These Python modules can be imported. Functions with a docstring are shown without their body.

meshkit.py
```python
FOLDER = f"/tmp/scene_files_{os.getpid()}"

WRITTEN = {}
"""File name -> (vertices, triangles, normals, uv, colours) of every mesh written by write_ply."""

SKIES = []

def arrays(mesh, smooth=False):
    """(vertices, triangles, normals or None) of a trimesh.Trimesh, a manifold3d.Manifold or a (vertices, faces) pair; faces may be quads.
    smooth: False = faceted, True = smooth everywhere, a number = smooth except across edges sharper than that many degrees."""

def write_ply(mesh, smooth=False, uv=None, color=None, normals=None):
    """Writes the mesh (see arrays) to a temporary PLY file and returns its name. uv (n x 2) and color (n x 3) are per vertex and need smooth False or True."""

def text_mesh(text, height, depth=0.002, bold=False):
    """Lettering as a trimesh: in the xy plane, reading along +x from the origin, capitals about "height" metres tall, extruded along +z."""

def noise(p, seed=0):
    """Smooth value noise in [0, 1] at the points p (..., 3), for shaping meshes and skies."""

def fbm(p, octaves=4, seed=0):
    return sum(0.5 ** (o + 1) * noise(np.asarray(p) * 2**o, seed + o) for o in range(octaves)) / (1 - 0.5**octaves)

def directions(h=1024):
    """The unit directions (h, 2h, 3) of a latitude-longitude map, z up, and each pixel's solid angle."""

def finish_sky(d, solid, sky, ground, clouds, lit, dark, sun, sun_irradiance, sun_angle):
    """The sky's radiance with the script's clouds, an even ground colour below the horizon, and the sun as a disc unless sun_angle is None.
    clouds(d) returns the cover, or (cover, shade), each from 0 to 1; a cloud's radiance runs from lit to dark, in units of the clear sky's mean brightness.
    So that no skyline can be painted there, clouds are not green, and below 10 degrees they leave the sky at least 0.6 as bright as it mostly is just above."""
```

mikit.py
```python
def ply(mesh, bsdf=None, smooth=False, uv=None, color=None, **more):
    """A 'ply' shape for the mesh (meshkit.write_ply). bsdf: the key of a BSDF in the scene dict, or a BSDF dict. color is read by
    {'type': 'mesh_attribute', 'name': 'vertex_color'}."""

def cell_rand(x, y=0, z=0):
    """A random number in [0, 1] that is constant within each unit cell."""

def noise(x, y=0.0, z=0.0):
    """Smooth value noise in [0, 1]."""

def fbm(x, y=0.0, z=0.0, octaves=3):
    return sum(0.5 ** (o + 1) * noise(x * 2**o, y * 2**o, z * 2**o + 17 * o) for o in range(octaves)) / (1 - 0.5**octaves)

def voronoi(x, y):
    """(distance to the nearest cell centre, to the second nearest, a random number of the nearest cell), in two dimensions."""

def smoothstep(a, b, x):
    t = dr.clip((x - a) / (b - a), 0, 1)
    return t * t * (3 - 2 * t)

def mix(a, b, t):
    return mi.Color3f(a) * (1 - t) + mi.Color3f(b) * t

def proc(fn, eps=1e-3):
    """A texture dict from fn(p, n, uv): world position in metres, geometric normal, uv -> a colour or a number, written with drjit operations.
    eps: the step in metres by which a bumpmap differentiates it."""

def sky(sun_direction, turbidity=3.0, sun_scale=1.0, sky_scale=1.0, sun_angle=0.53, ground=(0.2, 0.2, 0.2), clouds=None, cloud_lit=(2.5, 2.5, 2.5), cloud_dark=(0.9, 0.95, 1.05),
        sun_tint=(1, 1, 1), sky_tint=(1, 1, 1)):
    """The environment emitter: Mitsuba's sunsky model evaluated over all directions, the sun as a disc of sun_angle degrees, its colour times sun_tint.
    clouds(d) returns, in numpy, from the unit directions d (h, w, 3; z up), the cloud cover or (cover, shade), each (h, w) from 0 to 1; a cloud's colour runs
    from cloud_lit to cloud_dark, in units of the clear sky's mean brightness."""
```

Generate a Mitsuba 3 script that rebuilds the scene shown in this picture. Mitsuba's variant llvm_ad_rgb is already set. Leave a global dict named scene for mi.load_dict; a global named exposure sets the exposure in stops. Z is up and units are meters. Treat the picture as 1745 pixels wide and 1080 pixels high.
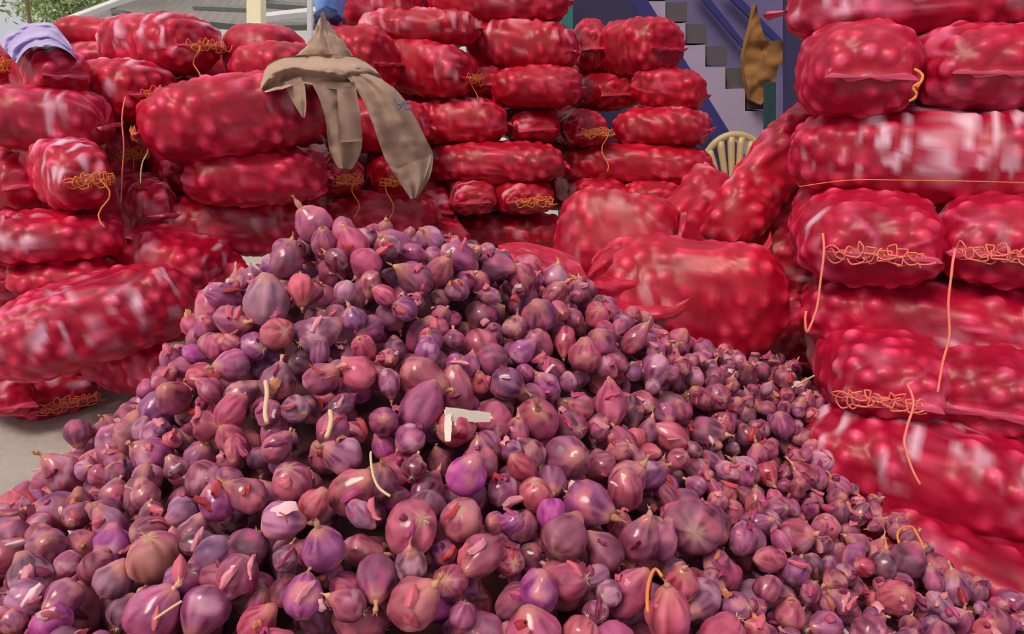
import math, random
import numpy as np, trimesh, mitsuba as mi, mikit, meshkit
from scipy.interpolate import RBFInterpolator
from scipy.spatial import cKDTree

rng = np.random.default_rng(7)
random.seed(7)
scene, labels = {}, {}

# ------------------------------------------------------------------ camera
F = 1350.0
PITCH = math.radians(17)
CAM = np.array([0, 0, 1.25])
AX = np.array([0, math.cos(PITCH), -math.sin(PITCH)])
RX = np.array([1.0, 0, 0])
DN = np.array([0, -math.sin(PITCH), -math.cos(PITCH)])
T = mi.ScalarTransform4f
scene['camera'] = {'type': 'perspective', 'fov_axis': 'x', 'fov': 2 * math.degrees(math.atan(872.5 / F)), 'near_clip': 0.05, 'far_clip': 200.0,
                   'to_world': T().look_at(origin=CAM.tolist(), target=(CAM + AX).tolist(), up=[0, 0, 1])}


def at(x, y, d):
    """The point seen at a pixel, d metres along the optical axis."""
    return CAM + d * (AX + (x - 872.5) / F * RX + (y - 540) / F * DN)


def px(p):
    q = np.asarray(p, float) - CAM
    d = q @ AX
    return np.stack([872.5 + F * (q @ RX) / d, 540 + F * (q @ DN) / d, d], -1)


# ------------------------------------------------------------------ light
def overcast(d):
    n = meshkit.fbm(d * 3.0 + 5, 3, 4)
    return np.full(d.shape[:2], 1.0), np.clip(0.15 + 0.5 * n, 0, 1)


scene['sky'] = mikit.sky((-0.35, -0.45, 0.8), turbidity=4, sun_scale=0.8, sun_angle=24.0, sun_tint=(1.0, 0.98, 1.05), sky_scale=1.0, ground=(0.25, 0.24, 0.23),
                         clouds=overcast, cloud_lit=(2.6, 2.6, 2.7), cloud_dark=(2.0, 2.02, 2.14))
exposure = 1.12


# ------------------------------------------------------------------ helpers
def lin(*c):
    c = np.asarray(c, float) / 255.0
    return np.where(c <= 0.04045, c / 12.92, ((c + 0.055) / 1.055) ** 2.4)


def rgb(*c):
    return {'type': 'rgb', 'value': [float(v) for v in lin(*c)]}


def bsdf(name, color, rough=0.6, **kw):
    scene[name] = {'type': 'twosided', 'bsdf': {'type': 'principled', 'base_color': color, 'roughness': rough, **kw}}


used = set()


def key_of(name):
    k, i = name, 0
    while k in used:
        i += 1
        k = f'{name}_{i:03d}'
    used.add(k)
    return k


def put(key, mesh, mat, smooth=False, color=None, **kw):
    scene[key] = mikit.ply(mesh, mat, smooth=smooth, color=color, **kw)
    return key


def say(key, label=None, cat=None, group=None, kind=None):
    d = {k: v for k, v in (('label', label), ('category', cat), ('group', group), ('kind', kind)) if v}
    labels[key] = d


def box(c, s, rot=None):
    m = trimesh.creation.box(s)
    if rot is not None:
        m.apply_transform(rot)
    m.apply_translation(c)
    return m


def join(ms):
    return trimesh.util.concatenate(ms)


def rotz(a):
    return trimesh.transformations.rotation_matrix(a, [0, 0, 1])


def tube(path, r, n=6, taper=None):
    """A tube along a path as one closed mesh."""
    p = np.asarray(path, float)
    t = np.gradient(p, axis=0)
    t /= np.linalg.norm(t, axis=1, keepdims=True) + 1e-12
    ref = np.array([0.31, 0.17, 0.93])
    a = np.cross(t, ref)
    a /= np.linalg.norm(a, axis=1, keepdims=True) + 1e-12
    b = np.cross(t, a)
    th = np.arange(n) / n * 2 * np.pi
    rr = np.broadcast_to(np.asarray(r if taper is None else r * np.asarray(taper), float), (len(p),))
    v = p[:, None] + rr[:, None, None] * (np.cos(th)[None, :, None] * a[:, None] + np.sin(th)[None, :, None] * b[:, None])
    v = v.reshape(-1, 3)
    f = []
    for i in range(len(p) - 1):
        for j in range(n):
            k = (j + 1) % n
            f += [[i * n + j, i * n + k, (i + 1) * n + k], [i * n + j, (i + 1) * n + k, (i + 1) * n + j]]
    for j in range(1, n - 1):
        f.append([0, j + 1, j])
        o = (len(p) - 1) * n
        f.append([o, o + j, o + j + 1])
    return trimesh.Trimesh(v, np.array(f), process=False)


def spline(pts, n=24):
    pts = np.asarray(pts, float)
    from scipy.interpolate import PchipInterpolator
    s = np.r_[0, np.cumsum(np.linalg.norm(np.diff(pts, axis=0), axis=1))]
    return PchipInterpolator(s, pts)(np.linspace(0, s[-1], n))


def grid_faces(nu, nv, closed=True, off=0):
    """Faces of a (nv rows, nu around) grid."""
    i, j = np.meshgrid(np.arange(nv - 1), np.arange(nu if closed else nu - 1), indexing='ij')
    k = (j + 1) % nu
    a, b, c, d = i * nu + j, i * nu + k, (i + 1) * nu + k, (i + 1) * nu + j
    return np.vstack([np.stack([a, b, c], -1).reshape(-1, 3), np.stack([a, c, d], -1).reshape(-1, 3)]) + off


# ------------------------------------------------------------------ materials
VC = {'type': 'mesh_attribute', 'name': 'vertex_color'}
bsdf('mat_onion_glossy', VC, 0.24, specular=0.7)
bsdf('mat_onion_dry', VC, 0.5, specular=0.4)
bsdf('mat_skin', VC, 0.5, specular=0.4)
bsdf('mat_net', VC, 0.40, specular=0.42, sheen=0.35, sheen_tint=0.6)
bsdf('mat_twine', rgb(226, 140, 70), 0.7)
bsdf('mat_twine_pink', rgb(235, 130, 110), 0.7)


J0, J1, K0, K1 = (lin(*c).tolist() for c in ((142, 118, 103), (182, 156, 138), (150, 145, 140), (186, 180, 172)))


def jute(p, n, uv):
    w = mikit.noise(p.x * 420, p.y * 420, p.z * 420)
    s = mikit.fbm(p.x * 9, p.y * 9, p.z * 9)
    return mikit.mix(J0, J1, 0.35 * w + 0.65 * s)


bsdf('mat_jute', mikit.proc(jute), 0.85)
bsdf('mat_jute_brown', rgb(146, 104, 58), 0.85)


def concrete(p, n, uv):
    a = mikit.fbm(p.x * 2.3, p.y * 2.3, 3.0, 4)
    b = mikit.noise(p.x * 60, p.y * 60, 1.0)
    return mikit.mix(K0, K1, 0.75 * a + 0.25 * b)


bsdf('mat_floor', mikit.proc(concrete), 0.8)
bsdf('mat_navy', rgb(52, 50, 88), 0.7)
bsdf('mat_wall', rgb(112, 104, 150), 0.7)
bsdf('mat_blue_line', rgb(52, 52, 120), 0.7)
bsdf('mat_lilac', rgb(176, 164, 190), 0.7)
bsdf('mat_step', rgb(92, 88, 92), 0.8)
bsdf('mat_teal', rgb(50, 118, 116), 0.6)
bsdf('mat_green', rgb(22, 66, 66), 0.6)
bsdf('mat_chair', rgb(190, 168, 122), 0.4)
bsdf('mat_sheet', rgb(205, 208, 210), 0.55)
bsdf('mat_dark_steel', rgb(110, 118, 118), 0.6)
bsdf('mat_pale_steel', rgb(205, 208, 214), 0.6)
bsdf('mat_cream', rgb(245, 240, 205), 0.7)
bsdf('mat_leaf', VC, 0.6)
bsdf('mat_bark', rgb(120, 105, 84), 0.9)
bsdf('mat_tarp', rgb(110, 160, 235), 0.4)
bsdf('mat_tarp_dark', rgb(26, 44, 90), 0.5)
bsdf('mat_lilac_sheet', VC, 0.45)
bsdf('mat_card', rgb(220, 214, 200), 0.9)
bsdf('mat_straw', rgb(214, 190, 150), 0.8)
bsdf('mat_print', rgb(96, 100, 130), 0.85)
bsdf('mat_bed', VC, 0.8)
bsdf('mat_roof', rgb(120, 120, 122), 0.7)

# ------------------------------------------------------------------ setting
put('floor', box([0, 3.0, -0.05], [60, 60, 0.1]), 'mat_floor')
say('floor', kind='structure')
WB = 8.0
put('wall_back', box([2.6, WB + 0.1, 2.2], [5.0, 0.2, 4.4]), 'mat_wall')
say('wall_back', kind='structure')
put('added_wall_right', box([3.3, 4.0, 2.2], [0.2, 6.6, 4.4]), 'mat_wall')  # unseen wall, added to stop light leaking through behind the right-hand stack
say('added_wall_right', kind='structure')

# ------------------------------------------------------------------ sacks of onions
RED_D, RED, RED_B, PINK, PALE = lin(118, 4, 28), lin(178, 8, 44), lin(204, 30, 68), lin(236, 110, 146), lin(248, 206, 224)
LIGHT_TINT = {'R': (1.08, 1.3, 1.4), 'B': (1.04, 0.72, 0.78), 'L': (1.1, 1.2, 1.35), 'M': (1.14, 1.05, 1.2), 'D': (1.1, 1.1, 1.05)}  # per-stack hue, mostly lighting differences painted into the net colour


def sack_mesh(L, W, H, seed, nu, nv, amp=0.016, cell=0.060, aniso=1.0, wr=0.0015, wrt=0.5, bend=0.0, light_tint=(1, 1, 1), flap=0.02, boxy=0.74, slack=0.0):
    """A net bag packed with onions, lying along local x, its laced mouth at +x. Returns vertices, faces, colours."""
    g = np.random.default_rng(seed)
    al = np.linspace(-1, 1, nv) * np.pi / 2
    t = np.sign(al) * np.abs(np.sin(al)) ** 0.62
    hz = np.maximum(np.cos(al), 0) ** 0.62
    wy = 1 - 0.34 * np.abs(t) ** 5
    x = L / 2 * t
    k = 4
    fx = np.linspace(1 / k, 1, k) * flap
    x = np.r_[x, L / 2 + fx]
    hz = np.r_[hz, np.full(k, 0.012)]
    hz = np.maximum(hz, 0.012)
    wy = np.r_[wy, wy[-1] * (1 + 0.10 * np.linspace(1 / k, 1, k))]
    tt = np.r_[t, np.ones(k)]
    NV = nv + k
    th = np.arange(nu) / nu * 2 * np.pi
    cy = np.sign(np.cos(th)) * np.abs(np.cos(th)) ** boxy
    sz = np.sign(np.sin(th)) * np.abs(np.sin(th)) ** boxy
    sz = np.where(sz < 0, sz * 0.9, sz)
    X = np.repeat(x[:, None], nu, 1)
    Y = W / 2 * wy[:, None] * cy[None]
    Z = H / 2 * hz[:, None] * sz[None]
    off = g.uniform(0, 50, 3)
    P = np.stack([X, Y, Z], -1)
    q = np.stack([X, Y, Z], -1) * 4.2 + off
    lump = 1 + 0.16 * (meshkit.fbm(q, 2, seed) - 0.5) + slack * 0.9 * (meshkit.fbm(q * 0.7 + 9, 2, seed + 1) - 0.55)
    Y, Z = Y * lump, Z * lump
    Z = Z - bend * (tt[:, None] ** 2 - 0.4) + 0.02 * np.sin(X * 4 + off[0]) * (abs(bend) > 0)
    Y = Y + 0.03 * np.sin(X * 3.1 + off[1])
    fl = np.maximum(X - L / 2, 0) / max(flap, 1e-6)
    X = X + (fl > 0) * 0.02 * np.clip(np.abs(Y) / (0.34 * W) - 0.75, 0, 1) * fl
    Z = Z + fl * 0.010 * np.sin(Y * 70 + off[2]) - fl * 0.006
    V = np.stack([X, Y, Z], -1).reshape(-1, 3)
    f = grid_faces(nu, NV)[:, ::-1]
    cap0 = len(V)
    V = np.vstack([V, V[:nu].mean(0), V[-nu:].mean(0)])
    j = np.arange(nu)
    f = np.vstack([f, np.stack([np.full(nu, cap0), (j + 1) % nu, j], -1)[:, ::-1], np.stack([np.full(nu, cap0 + 1), (NV - 1) * nu + j, (NV - 1) * nu + (j + 1) % nu], -1)[:, ::-1]])
    m = trimesh.Trimesh(V, f, process=False)
    if m.volume < 0:
        f = f[:, ::-1]
        m = trimesh.Trimesh(V, f, process=False)
    N = np.array(m.vertex_normals)
    # the onions pressing on the net: blue-noise points on the surface, one soft bump each
    area = m.area
    n0 = int(area / cell ** 2 * 5)
    tri = m.triangles[np.searchsorted(np.cumsum(m.area_faces), g.uniform(0, m.area_faces.sum(), n0))]
    a, b = g.uniform(0, 1, (2, n0))
    a, b = np.where(a + b > 1, 1 - a, a), np.where(a + b > 1, 1 - b, b)
    pts = tri[:, 0] + a[:, None] * (tri[:, 1] - tri[:, 0]) + b[:, None] * (tri[:, 2] - tri[:, 0])
    sc = np.array([1.0, aniso, aniso])
    tree = cKDTree(pts * sc)
    near = tree.query_ball_point(pts * sc, cell * 0.70)
    keep = np.ones(n0, bool)
    for i in range(n0):
        if keep[i]:
            for o in near[i]:
                if o > i:
                    keep[o] = False
    pts = pts[keep]
    d, who = cKDTree(pts * sc).query(V * sc, k=5)
    wgt = np.clip(g.normal(0.82, 0.25, len(pts)), 0.15, 1.2)
    gb = wgt[who] * np.exp(-(d / (cell * 0.47)) ** 2)
    b = np.clip((gb ** 4).sum(1) ** (1 / 4), 0, 1.05)
    Pn = V + off
    arc = np.arctan2(V[:, 2] / H, V[:, 1] / W) * (W + H) / 4
    fold = np.clip(meshkit.noise(np.stack([Pn[:, 0] * 46 + 2.6 * meshkit.noise(Pn * 9, seed), (arc + off[1]) * 13, 0 * arc + seed], 1), seed) * 3.2 - 1.7, -0.6, 1)
    mask = np.clip((meshkit.fbm(Pn * 4.5 + 3, 2, seed + 5) - (1 - wrt) - 0.08) * 6, 0, 1) * np.clip(N[:, 2] * 1.5 + 0.8, 0, 1)
    inner = np.r_[np.repeat(np.arange(NV) < nv - 1, nu), False, False]
    lines = np.clip(1 - 9 * np.abs(meshkit.noise(np.stack([Pn[:, 0] * 5, (arc + off[1]) * 13 + 1.5 * meshkit.noise(Pn * 6, seed), 0 * arc + seed], 1), seed + 3) - 0.5), 0, 1)
    lines = lines * np.clip((meshkit.fbm(Pn * 5 + 7, 2, seed + 6) - 0.5) * 6, 0, 1)
    fine = meshkit.fbm(Pn * 38, 2, seed) - 0.5
    V2 = V + N * np.where(inner, amp * (b - 0.45) + wr * mask * fold + 0.0022 * fine + 0.004 * lines, 0.001)[:, None]
    # colour of the net: crimson, painted shade between bumps, painted highlights on bump tops and folds; onion skins show paler
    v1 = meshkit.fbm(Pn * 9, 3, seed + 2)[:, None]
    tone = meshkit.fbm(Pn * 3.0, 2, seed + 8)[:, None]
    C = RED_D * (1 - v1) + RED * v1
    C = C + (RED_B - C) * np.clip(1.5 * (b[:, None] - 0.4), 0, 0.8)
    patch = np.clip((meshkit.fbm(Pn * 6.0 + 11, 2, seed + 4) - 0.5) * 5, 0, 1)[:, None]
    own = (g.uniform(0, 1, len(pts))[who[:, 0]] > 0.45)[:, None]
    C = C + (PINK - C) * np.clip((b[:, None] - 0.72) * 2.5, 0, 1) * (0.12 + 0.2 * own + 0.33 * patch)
    C = C + (PINK - C) * lines[:, None] * 0.5
    C = C * (1 + 0.55 * (meshkit.fbm(Pn * 55, 2, seed + 12)[:, None] - 0.5))
    fold_glint = np.clip(fold, 0, 1)[:, None] ** 1.5 * mask[:, None]
    C = C + (PALE - C) * fold_glint * 0.55  # highlights painted along the folds of upward-facing netting
    hem = np.r_[np.repeat(np.arange(NV) >= nv, nu), False, True][:, None]
    C = C + (PINK - C) * hem * 0.25
    C = np.clip(C * np.asarray(light_tint) * (0.8 + 0.4 * tone), 0, 0.95)
    return V2, f, C


def frame(yaw, tilt, roll=0.0):
    a, b = math.radians(yaw), math.radians(tilt)
    ex = np.array([math.cos(a), math.sin(a), 0])
    ey = np.array([-math.sin(a), math.cos(a), 0])
    ez = np.array([0, 0, 1.0])
    M = np.stack([ex, ey, ez], 1)
    R = np.array([[math.cos(b), 0, -math.sin(b)], [0, 1, 0], [math.sin(b), 0, math.cos(b)]])
    c = math.radians(roll)
    Q = np.array([[1, 0, 0], [0, math.cos(c), -math.sin(c)], [0, math.sin(c), math.cos(c)]])
    return R @ M @ Q


SACKS, TODO = [], []


def place_sack(center, M, L, W, H, group, label, seed, **kw):
    key = key_of('onion_sack')
    SACKS.append([key, np.array(center), M, L, W, H])
    TODO.append((group, label, seed, kw))
    return key


def settle():
    """Presses the sacks apart until they only touch: sacks on top of one another get flatter, neighbours slide along the depth."""
    a, b = np.meshgrid(np.linspace(0.1, 3.04, 11), np.arange(16) / 16 * 2 * np.pi, indexing='ij')
    e = lambda v, p: np.sign(v) * np.abs(v) ** p
    unit = np.stack([e(np.cos(a), 0.62), e(np.sin(a), 0.62) * e(np.cos(b), 0.74), e(np.sin(a), 0.62) * e(np.sin(b), 0.74)], -1).reshape(-1, 3)
    start = [s[1].copy() for s in SACKS]
    h0 = [s[5] for s in SACKS]
    for it in range(45):
        pts = [(unit * np.array(s[3:6]) / 2) @ s[2].T + s[1] for s in SACKS]
        for i, si in enumerate(SACKS):
            for j in range(len(SACKS)):
                sj = SACKS[j]
                if i == j or np.linalg.norm(si[1] - sj[1]) > 0.5 * (si[3] + sj[3]):
                    continue
                q = np.abs((pts[j] - si[1]) @ si[2]) / (np.array(si[3:6]) / 2)
                f = ((q[:, 0] ** 4 + (q[:, 1] ** 2.7 + q[:, 2] ** 2.7) ** (4 / 2.7)) < 0.85).mean()
                if f < 0.02 or TODO[i][0] == TODO[j][0] == 'R':
                    continue
                d = sj[1] - si[1]
                if abs(d[2]) > 0.30 * (si[5] + sj[5]):
                    for k in (i, j):
                        SACKS[k][5] = max(SACKS[k][5] * 0.985, 0.95 * h0[k])
                    continue
                near, far = (i, j) if si[1][1] < sj[1][1] else (j, i)
                for k, m in ((far, 0.010), (near, -0.003)):
                    if TODO[k][0] == 'R':
                        continue
                    ray = (SACKS[k][1] - CAM) / np.linalg.norm(SACKS[k][1] - CAM)
                    c = SACKS[k][1] + ray * m * min(1, f * 6)
                    if np.linalg.norm(c - start[k]) < (0.2 if m > 0 else 0.04):
                        SACKS[k][1] = c
    for k in range(len(SACKS)):
        build_sack(*SACKS[k], *TODO[k][:3], **TODO[k][3])


def build_sack(key, center, M, L, W, H, group, label, seed, lace=None, tail=None, near=False, **kw):
    nu, nv = (92, 104) if near else (64, 76)
    V, f, C = sack_mesh(L, W, H, seed, nu, nv, light_tint=LIGHT_TINT[group], **kw)
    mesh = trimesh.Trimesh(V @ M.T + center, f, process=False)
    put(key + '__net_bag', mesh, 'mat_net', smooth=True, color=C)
    say(key, label, 'sack of onions', {'R': 'onion sacks in the right-hand stack', 'B': 'onion sacks in the rear stacks', 'L': 'onion sacks in the left stack', 'M': 'onion sacks in the middle-left stack', 'D': 'loose onion sacks behind the heap'}[group])
    g = np.random.default_rng(seed + 900)
    if lace:
        x0 = L / 2 + 0.016
        strands = []
        for q in range(2):
            n = 40
            k = np.arange(n)
            sgn = np.linspace(-1, 1, n)
            om = g.uniform(1.5, 2.1)
            y = sgn * 0.30 * W + 0.020 * np.cos(k * om) * g.uniform(0.5, 1.4, n)
            z = 0.012 * np.sin(sgn * 4 + 2.5 * q) + 0.020 * np.sin(k * om) * g.uniform(0.3, 1.3, n)
            x = x0 + 0.010 * np.cos(k * 1.1 + q) + 0.004
            strands.append(tube(spline(np.stack([x, y, z], 1), 150) @ M.T + center, 0.0022, 5))
        col = 'mat_twine' if lace == 1 else 'mat_twine_pink'
        put(key + '__lacing', join(strands), col, smooth=True)
        labels[key + '__lacing'] = {'label': 'orange lacing twine closing the mouth'}
        if tail:
            side, ln = tail
            p0 = np.array([x0 + 0.012, side * 0.30 * W, 0.0]) @ M.T + center
            k = np.arange(9) / 8
            q = p0 + np.stack([0.018 * np.sin(k * 7 + seed), -0.015 - 0.03 * k + 0.012 * np.sin(k * 5), -ln * k], 1)
            put(key + '__loose_cord', tube(spline(q, 30), 0.003, 5), col, smooth=True)


_seed = [100]


def S(group, cx, cy, w, h, d, yaw, tilt, label, L=None, W=None, H=None, **kw):
    """A sack that covers about w x h pixels round (cx, cy) with its outline d metres away."""
    _seed[0] += 1
    wm, hm = w * d / F, h * d / F
    a = math.radians(yaw)
    p = at(cx, cy, d)
    yaw = yaw - 0.85 * math.degrees(math.atan2(p[0], p[1]))
    c, s = abs(math.cos(a)), abs(math.sin(a))
    M = frame(yaw, tilt, kw.pop('roll', 0))
    center = at(cx, cy, d)
    if s > 0.7:
        L = L or 0.78
        W = W or max(wm - 0.3 * c * L, 0.18)
        ax = M[:, 0] * (1 if M[1, 0] > 0 else -1)
        center = center + ax * (L / 2 - 0.17)
    else:
        W = W or 0.40
        L = L or max((wm - 0.6 * s * W) / c, 0.3)
    H = H or hm * 1.08
    return place_sack(center, M, L, W, H, group, label, _seed[0], **kw)


def AB(group, a, b, W, H, label, face=(0, -1, 0.35), **kw):
    """A sack lying from pixel point a to b (x, y, depth), its flat side turned towards face."""
    _seed[0] += 1
    A, B = at(*a), at(*b)
    ex = B - A
    L = np.linalg.norm(ex)
    ex /= L
    ez = np.asarray(face, float) - ex * (ex @ np.asarray(face, float))
    ez /= np.linalg.norm(ez)
    M = np.stack([ex, np.cross(ez, ex), ez], 1)
    return place_sack((A + B) / 2, M, L, W, H, group, label, _seed[0], **kw)


# --- right-hand stack
S('R', 1585, 0, 470, 125, 2.45, 184, 4, 'topmost red sack of the right-hand stack, its flat mouth jutting towards the staircase', near=True, wrt=0.7, wr=0.003, flap=0.06)
S('R', 1482, 128, 205, 170, 2.33, -86, 0, 'plump red sack edged with yellow twine in the second layer of the right-hand stack', near=True, lace=None, amp=0.012)
S('R', 1680, 122, 235, 155, 2.28, -80, 0, 'red onion sack with a seam, second layer of right-hand stack at the frame edge', near=True)
S('R', 1575, 268, 440, 155, 2.38, 4, 0, 'long red sack with pale crinkled folds across the third layer of the right-hand stack', near=True, wrt=0.62, wr=0.003)
S('R', 1483, 412, 240, 160, 2.28, -88, 0, 'end-on sack with laced mouth and knotted hanging cord, left one amid the right-hand stack', near=True, lace=2)
S('R', 1705, 412, 225, 165, 2.2, -90, 0, 'end-on sack with laced mouth at the frame edge, amid the right-hand stack', near=True, lace=2)
S('R', 1590, 535, 430, 130, 2.36, 4, 0, 'flattened long red sack lying under the two laced ends in the right-hand stack', near=True, wrt=0.62, wr=0.003)
S('R', 1487, 640, 215, 150, 2.22, -86, 0, 'end-on onion sack with tangled twine mouth above the big slanting sack', near=True, lace=2)
S('R', 1700, 665, 225, 155, 2.15, -90, 0, 'red sack at the frame edge just right of the twine-tangled sack end', near=True)
S('R', 1580, 800, 410, 165, 2.12, -4, -5, 'big slanting red sack near the bottom of the right-hand stack', near=True, wrt=0.62, wr=0.003)
S('R', 1515, 872, 160, 120, 2.12, -85, 0, 'small red sack end between the heap and the slanting sack, with curled twine', near=True, lace=2)
_seed[0] += 40
S('R', 1690, 970, 190, 130, 1.98, -5, -8, 'lowest red sack of the right-hand stack, half buried by onions', near=True, L=0.6, amp=0.02, wrt=0.4)

# --- loose sacks between heap and right stack
AB('D', (1234, 428, 2.85), (1396, 190, 3.0), 0.215, 0.22, 'tall slim red sack leaning diagonally against the right-hand stack beside the plastic chair', near=True, flap=0.03)
AB('D', (1335, 500, 2.95), (1385, 235, 3.1), 0.3, 0.24, 'dark red sack standing in the shade behind the tall leaning sack')
S('D', 1345, 520, 100, 90, 2.85, -80, 0, 'shaded red sack end on the floor between the heap and the right-hand stack', W=0.22)
S('D', 1350, 590, 110, 80, 2.6, -70, 0, 'low red sack tucked under the right-hand stack at the top of the heap', W=0.24)
AB('D', (1125, 440, 3.15), (1232, 312, 3.35), 0.32, 0.22, 'slack red sack with a pointed top, slumped in front of the plastic chair', slack=0.5)
AB('D', (950, 405, 3.1), (1150, 425, 2.95), 0.36, 0.20, 'half-empty red sack with a folded corner lying behind the opened sack', slack=0.5, wrt=0.6, amp=0.008)
S('D', 1165, 498, 325, 195, 2.62, 4, -5, 'opened half-empty red net sack slumped on top of the heap, its onions spilling out', near=True, slack=0.8, amp=0.011, wrt=0.45, wr=0.003, W=0.34, flap=0.07)
OPENED = SACKS[-1][0]

# --- rear stack by the staircase
S('B', 1014, 84, 64, 104, 4.6, -88, 0, 'small red sack end standing upright on the rear stack, with a pointed top', flap=0.05)
S('B', 1108, 84, 128, 98, 4.6, -50, 0, 'topmost bulky red sack of the rear stack nearest the staircase', W=0.36, L=0.5)
S('B', 1040, 158, 120, 70, 4.55, -70, 0, 'left red sack end in the second layer of the stack by the staircase', W=0.38)
S('B', 1138, 152, 130, 70, 4.6, 5, -8, 'red sack pointing towards the staircase in the second layer of the rear stack')
S('B', 1130, 218, 165, 66, 4.55, -10, 0, 'red sack in the third layer of the stack by the staircase, outer of the two')
S('B', 1002, 222, 98, 62, 4.5, -75, 0, 'red sack end with orange lacing in the third layer of the rear stacks', lace=1, tail=(0.5, 0.2))
S('B', 1082, 282, 255, 70, 4.5, 0, 0, 'long red sack in the fourth layer of the stack by the staircase')
S('B', 1012, 336, 112, 64, 4.45, -80, 0, 'laced red sack end low in the stack by the staircase, nearest the burlap side', lace=1, tail=(-0.6, 0.15))
S('B', 1108, 336, 120, 62, 4.45, -85, 0, 'low red sack end in the stack by the staircase, in front of the dark gap')
S('B', 1060, 396, 230, 66, 4.4, 0, 0, 'bottom red sack of the stack by the staircase, almost hidden by the loose sacks')
S('B', 648, 12, 190, 100, 4.25, -25, -4, 'topmost red sack of the rear stack with white crinkled folds, beside the blue bundle', wrt=0.85, wr=0.005, aniso=0.7)
S('B', 850, 4, 240, 88, 4.35, 0, 0, 'topmost shaded dark red sack of the rear stack beside the teal post')
S('B', 715, 50, 200, 64, 4.25, 0, 0, 'red sack with bright streaks in the second layer of the rear stack', wrt=0.8, wr=0.005, aniso=0.7)
S('B', 892, 82, 195, 94, 4.3, -12, -4, 'big red sack with white shoulder crinkles, left of the two small upright sack ends', wrt=0.75, wr=0.005, aniso=0.75)
S('B', 722, 118, 205, 98, 4.1, -25, -10, 'large red sack with streaked side and orange lacing just right of the jute cloth', wrt=0.75, wr=0.005, aniso=0.7, lace=1, tail=(-0.4, 0.2))
S('B', 812, 142, 95, 72, 4.2, -80, 0, 'dull red sack end wedged under the big crinkled sack of the rear stack')
S('B', 915, 150, 150, 70, 4.25, 0, 0, 'red sack under the big crinkled sack at the outer end of the rear stack')
S('B', 782, 208, 165, 80, 4.1, 0, 0, 'red sack right of the hanging jute tail, fourth layer of the rear stack', aniso=0.75)
S('B', 906, 216, 98, 64, 4.2, -75, 0, 'short red sack end in the fourth layer of the rear stack', W=0.3)
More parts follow.
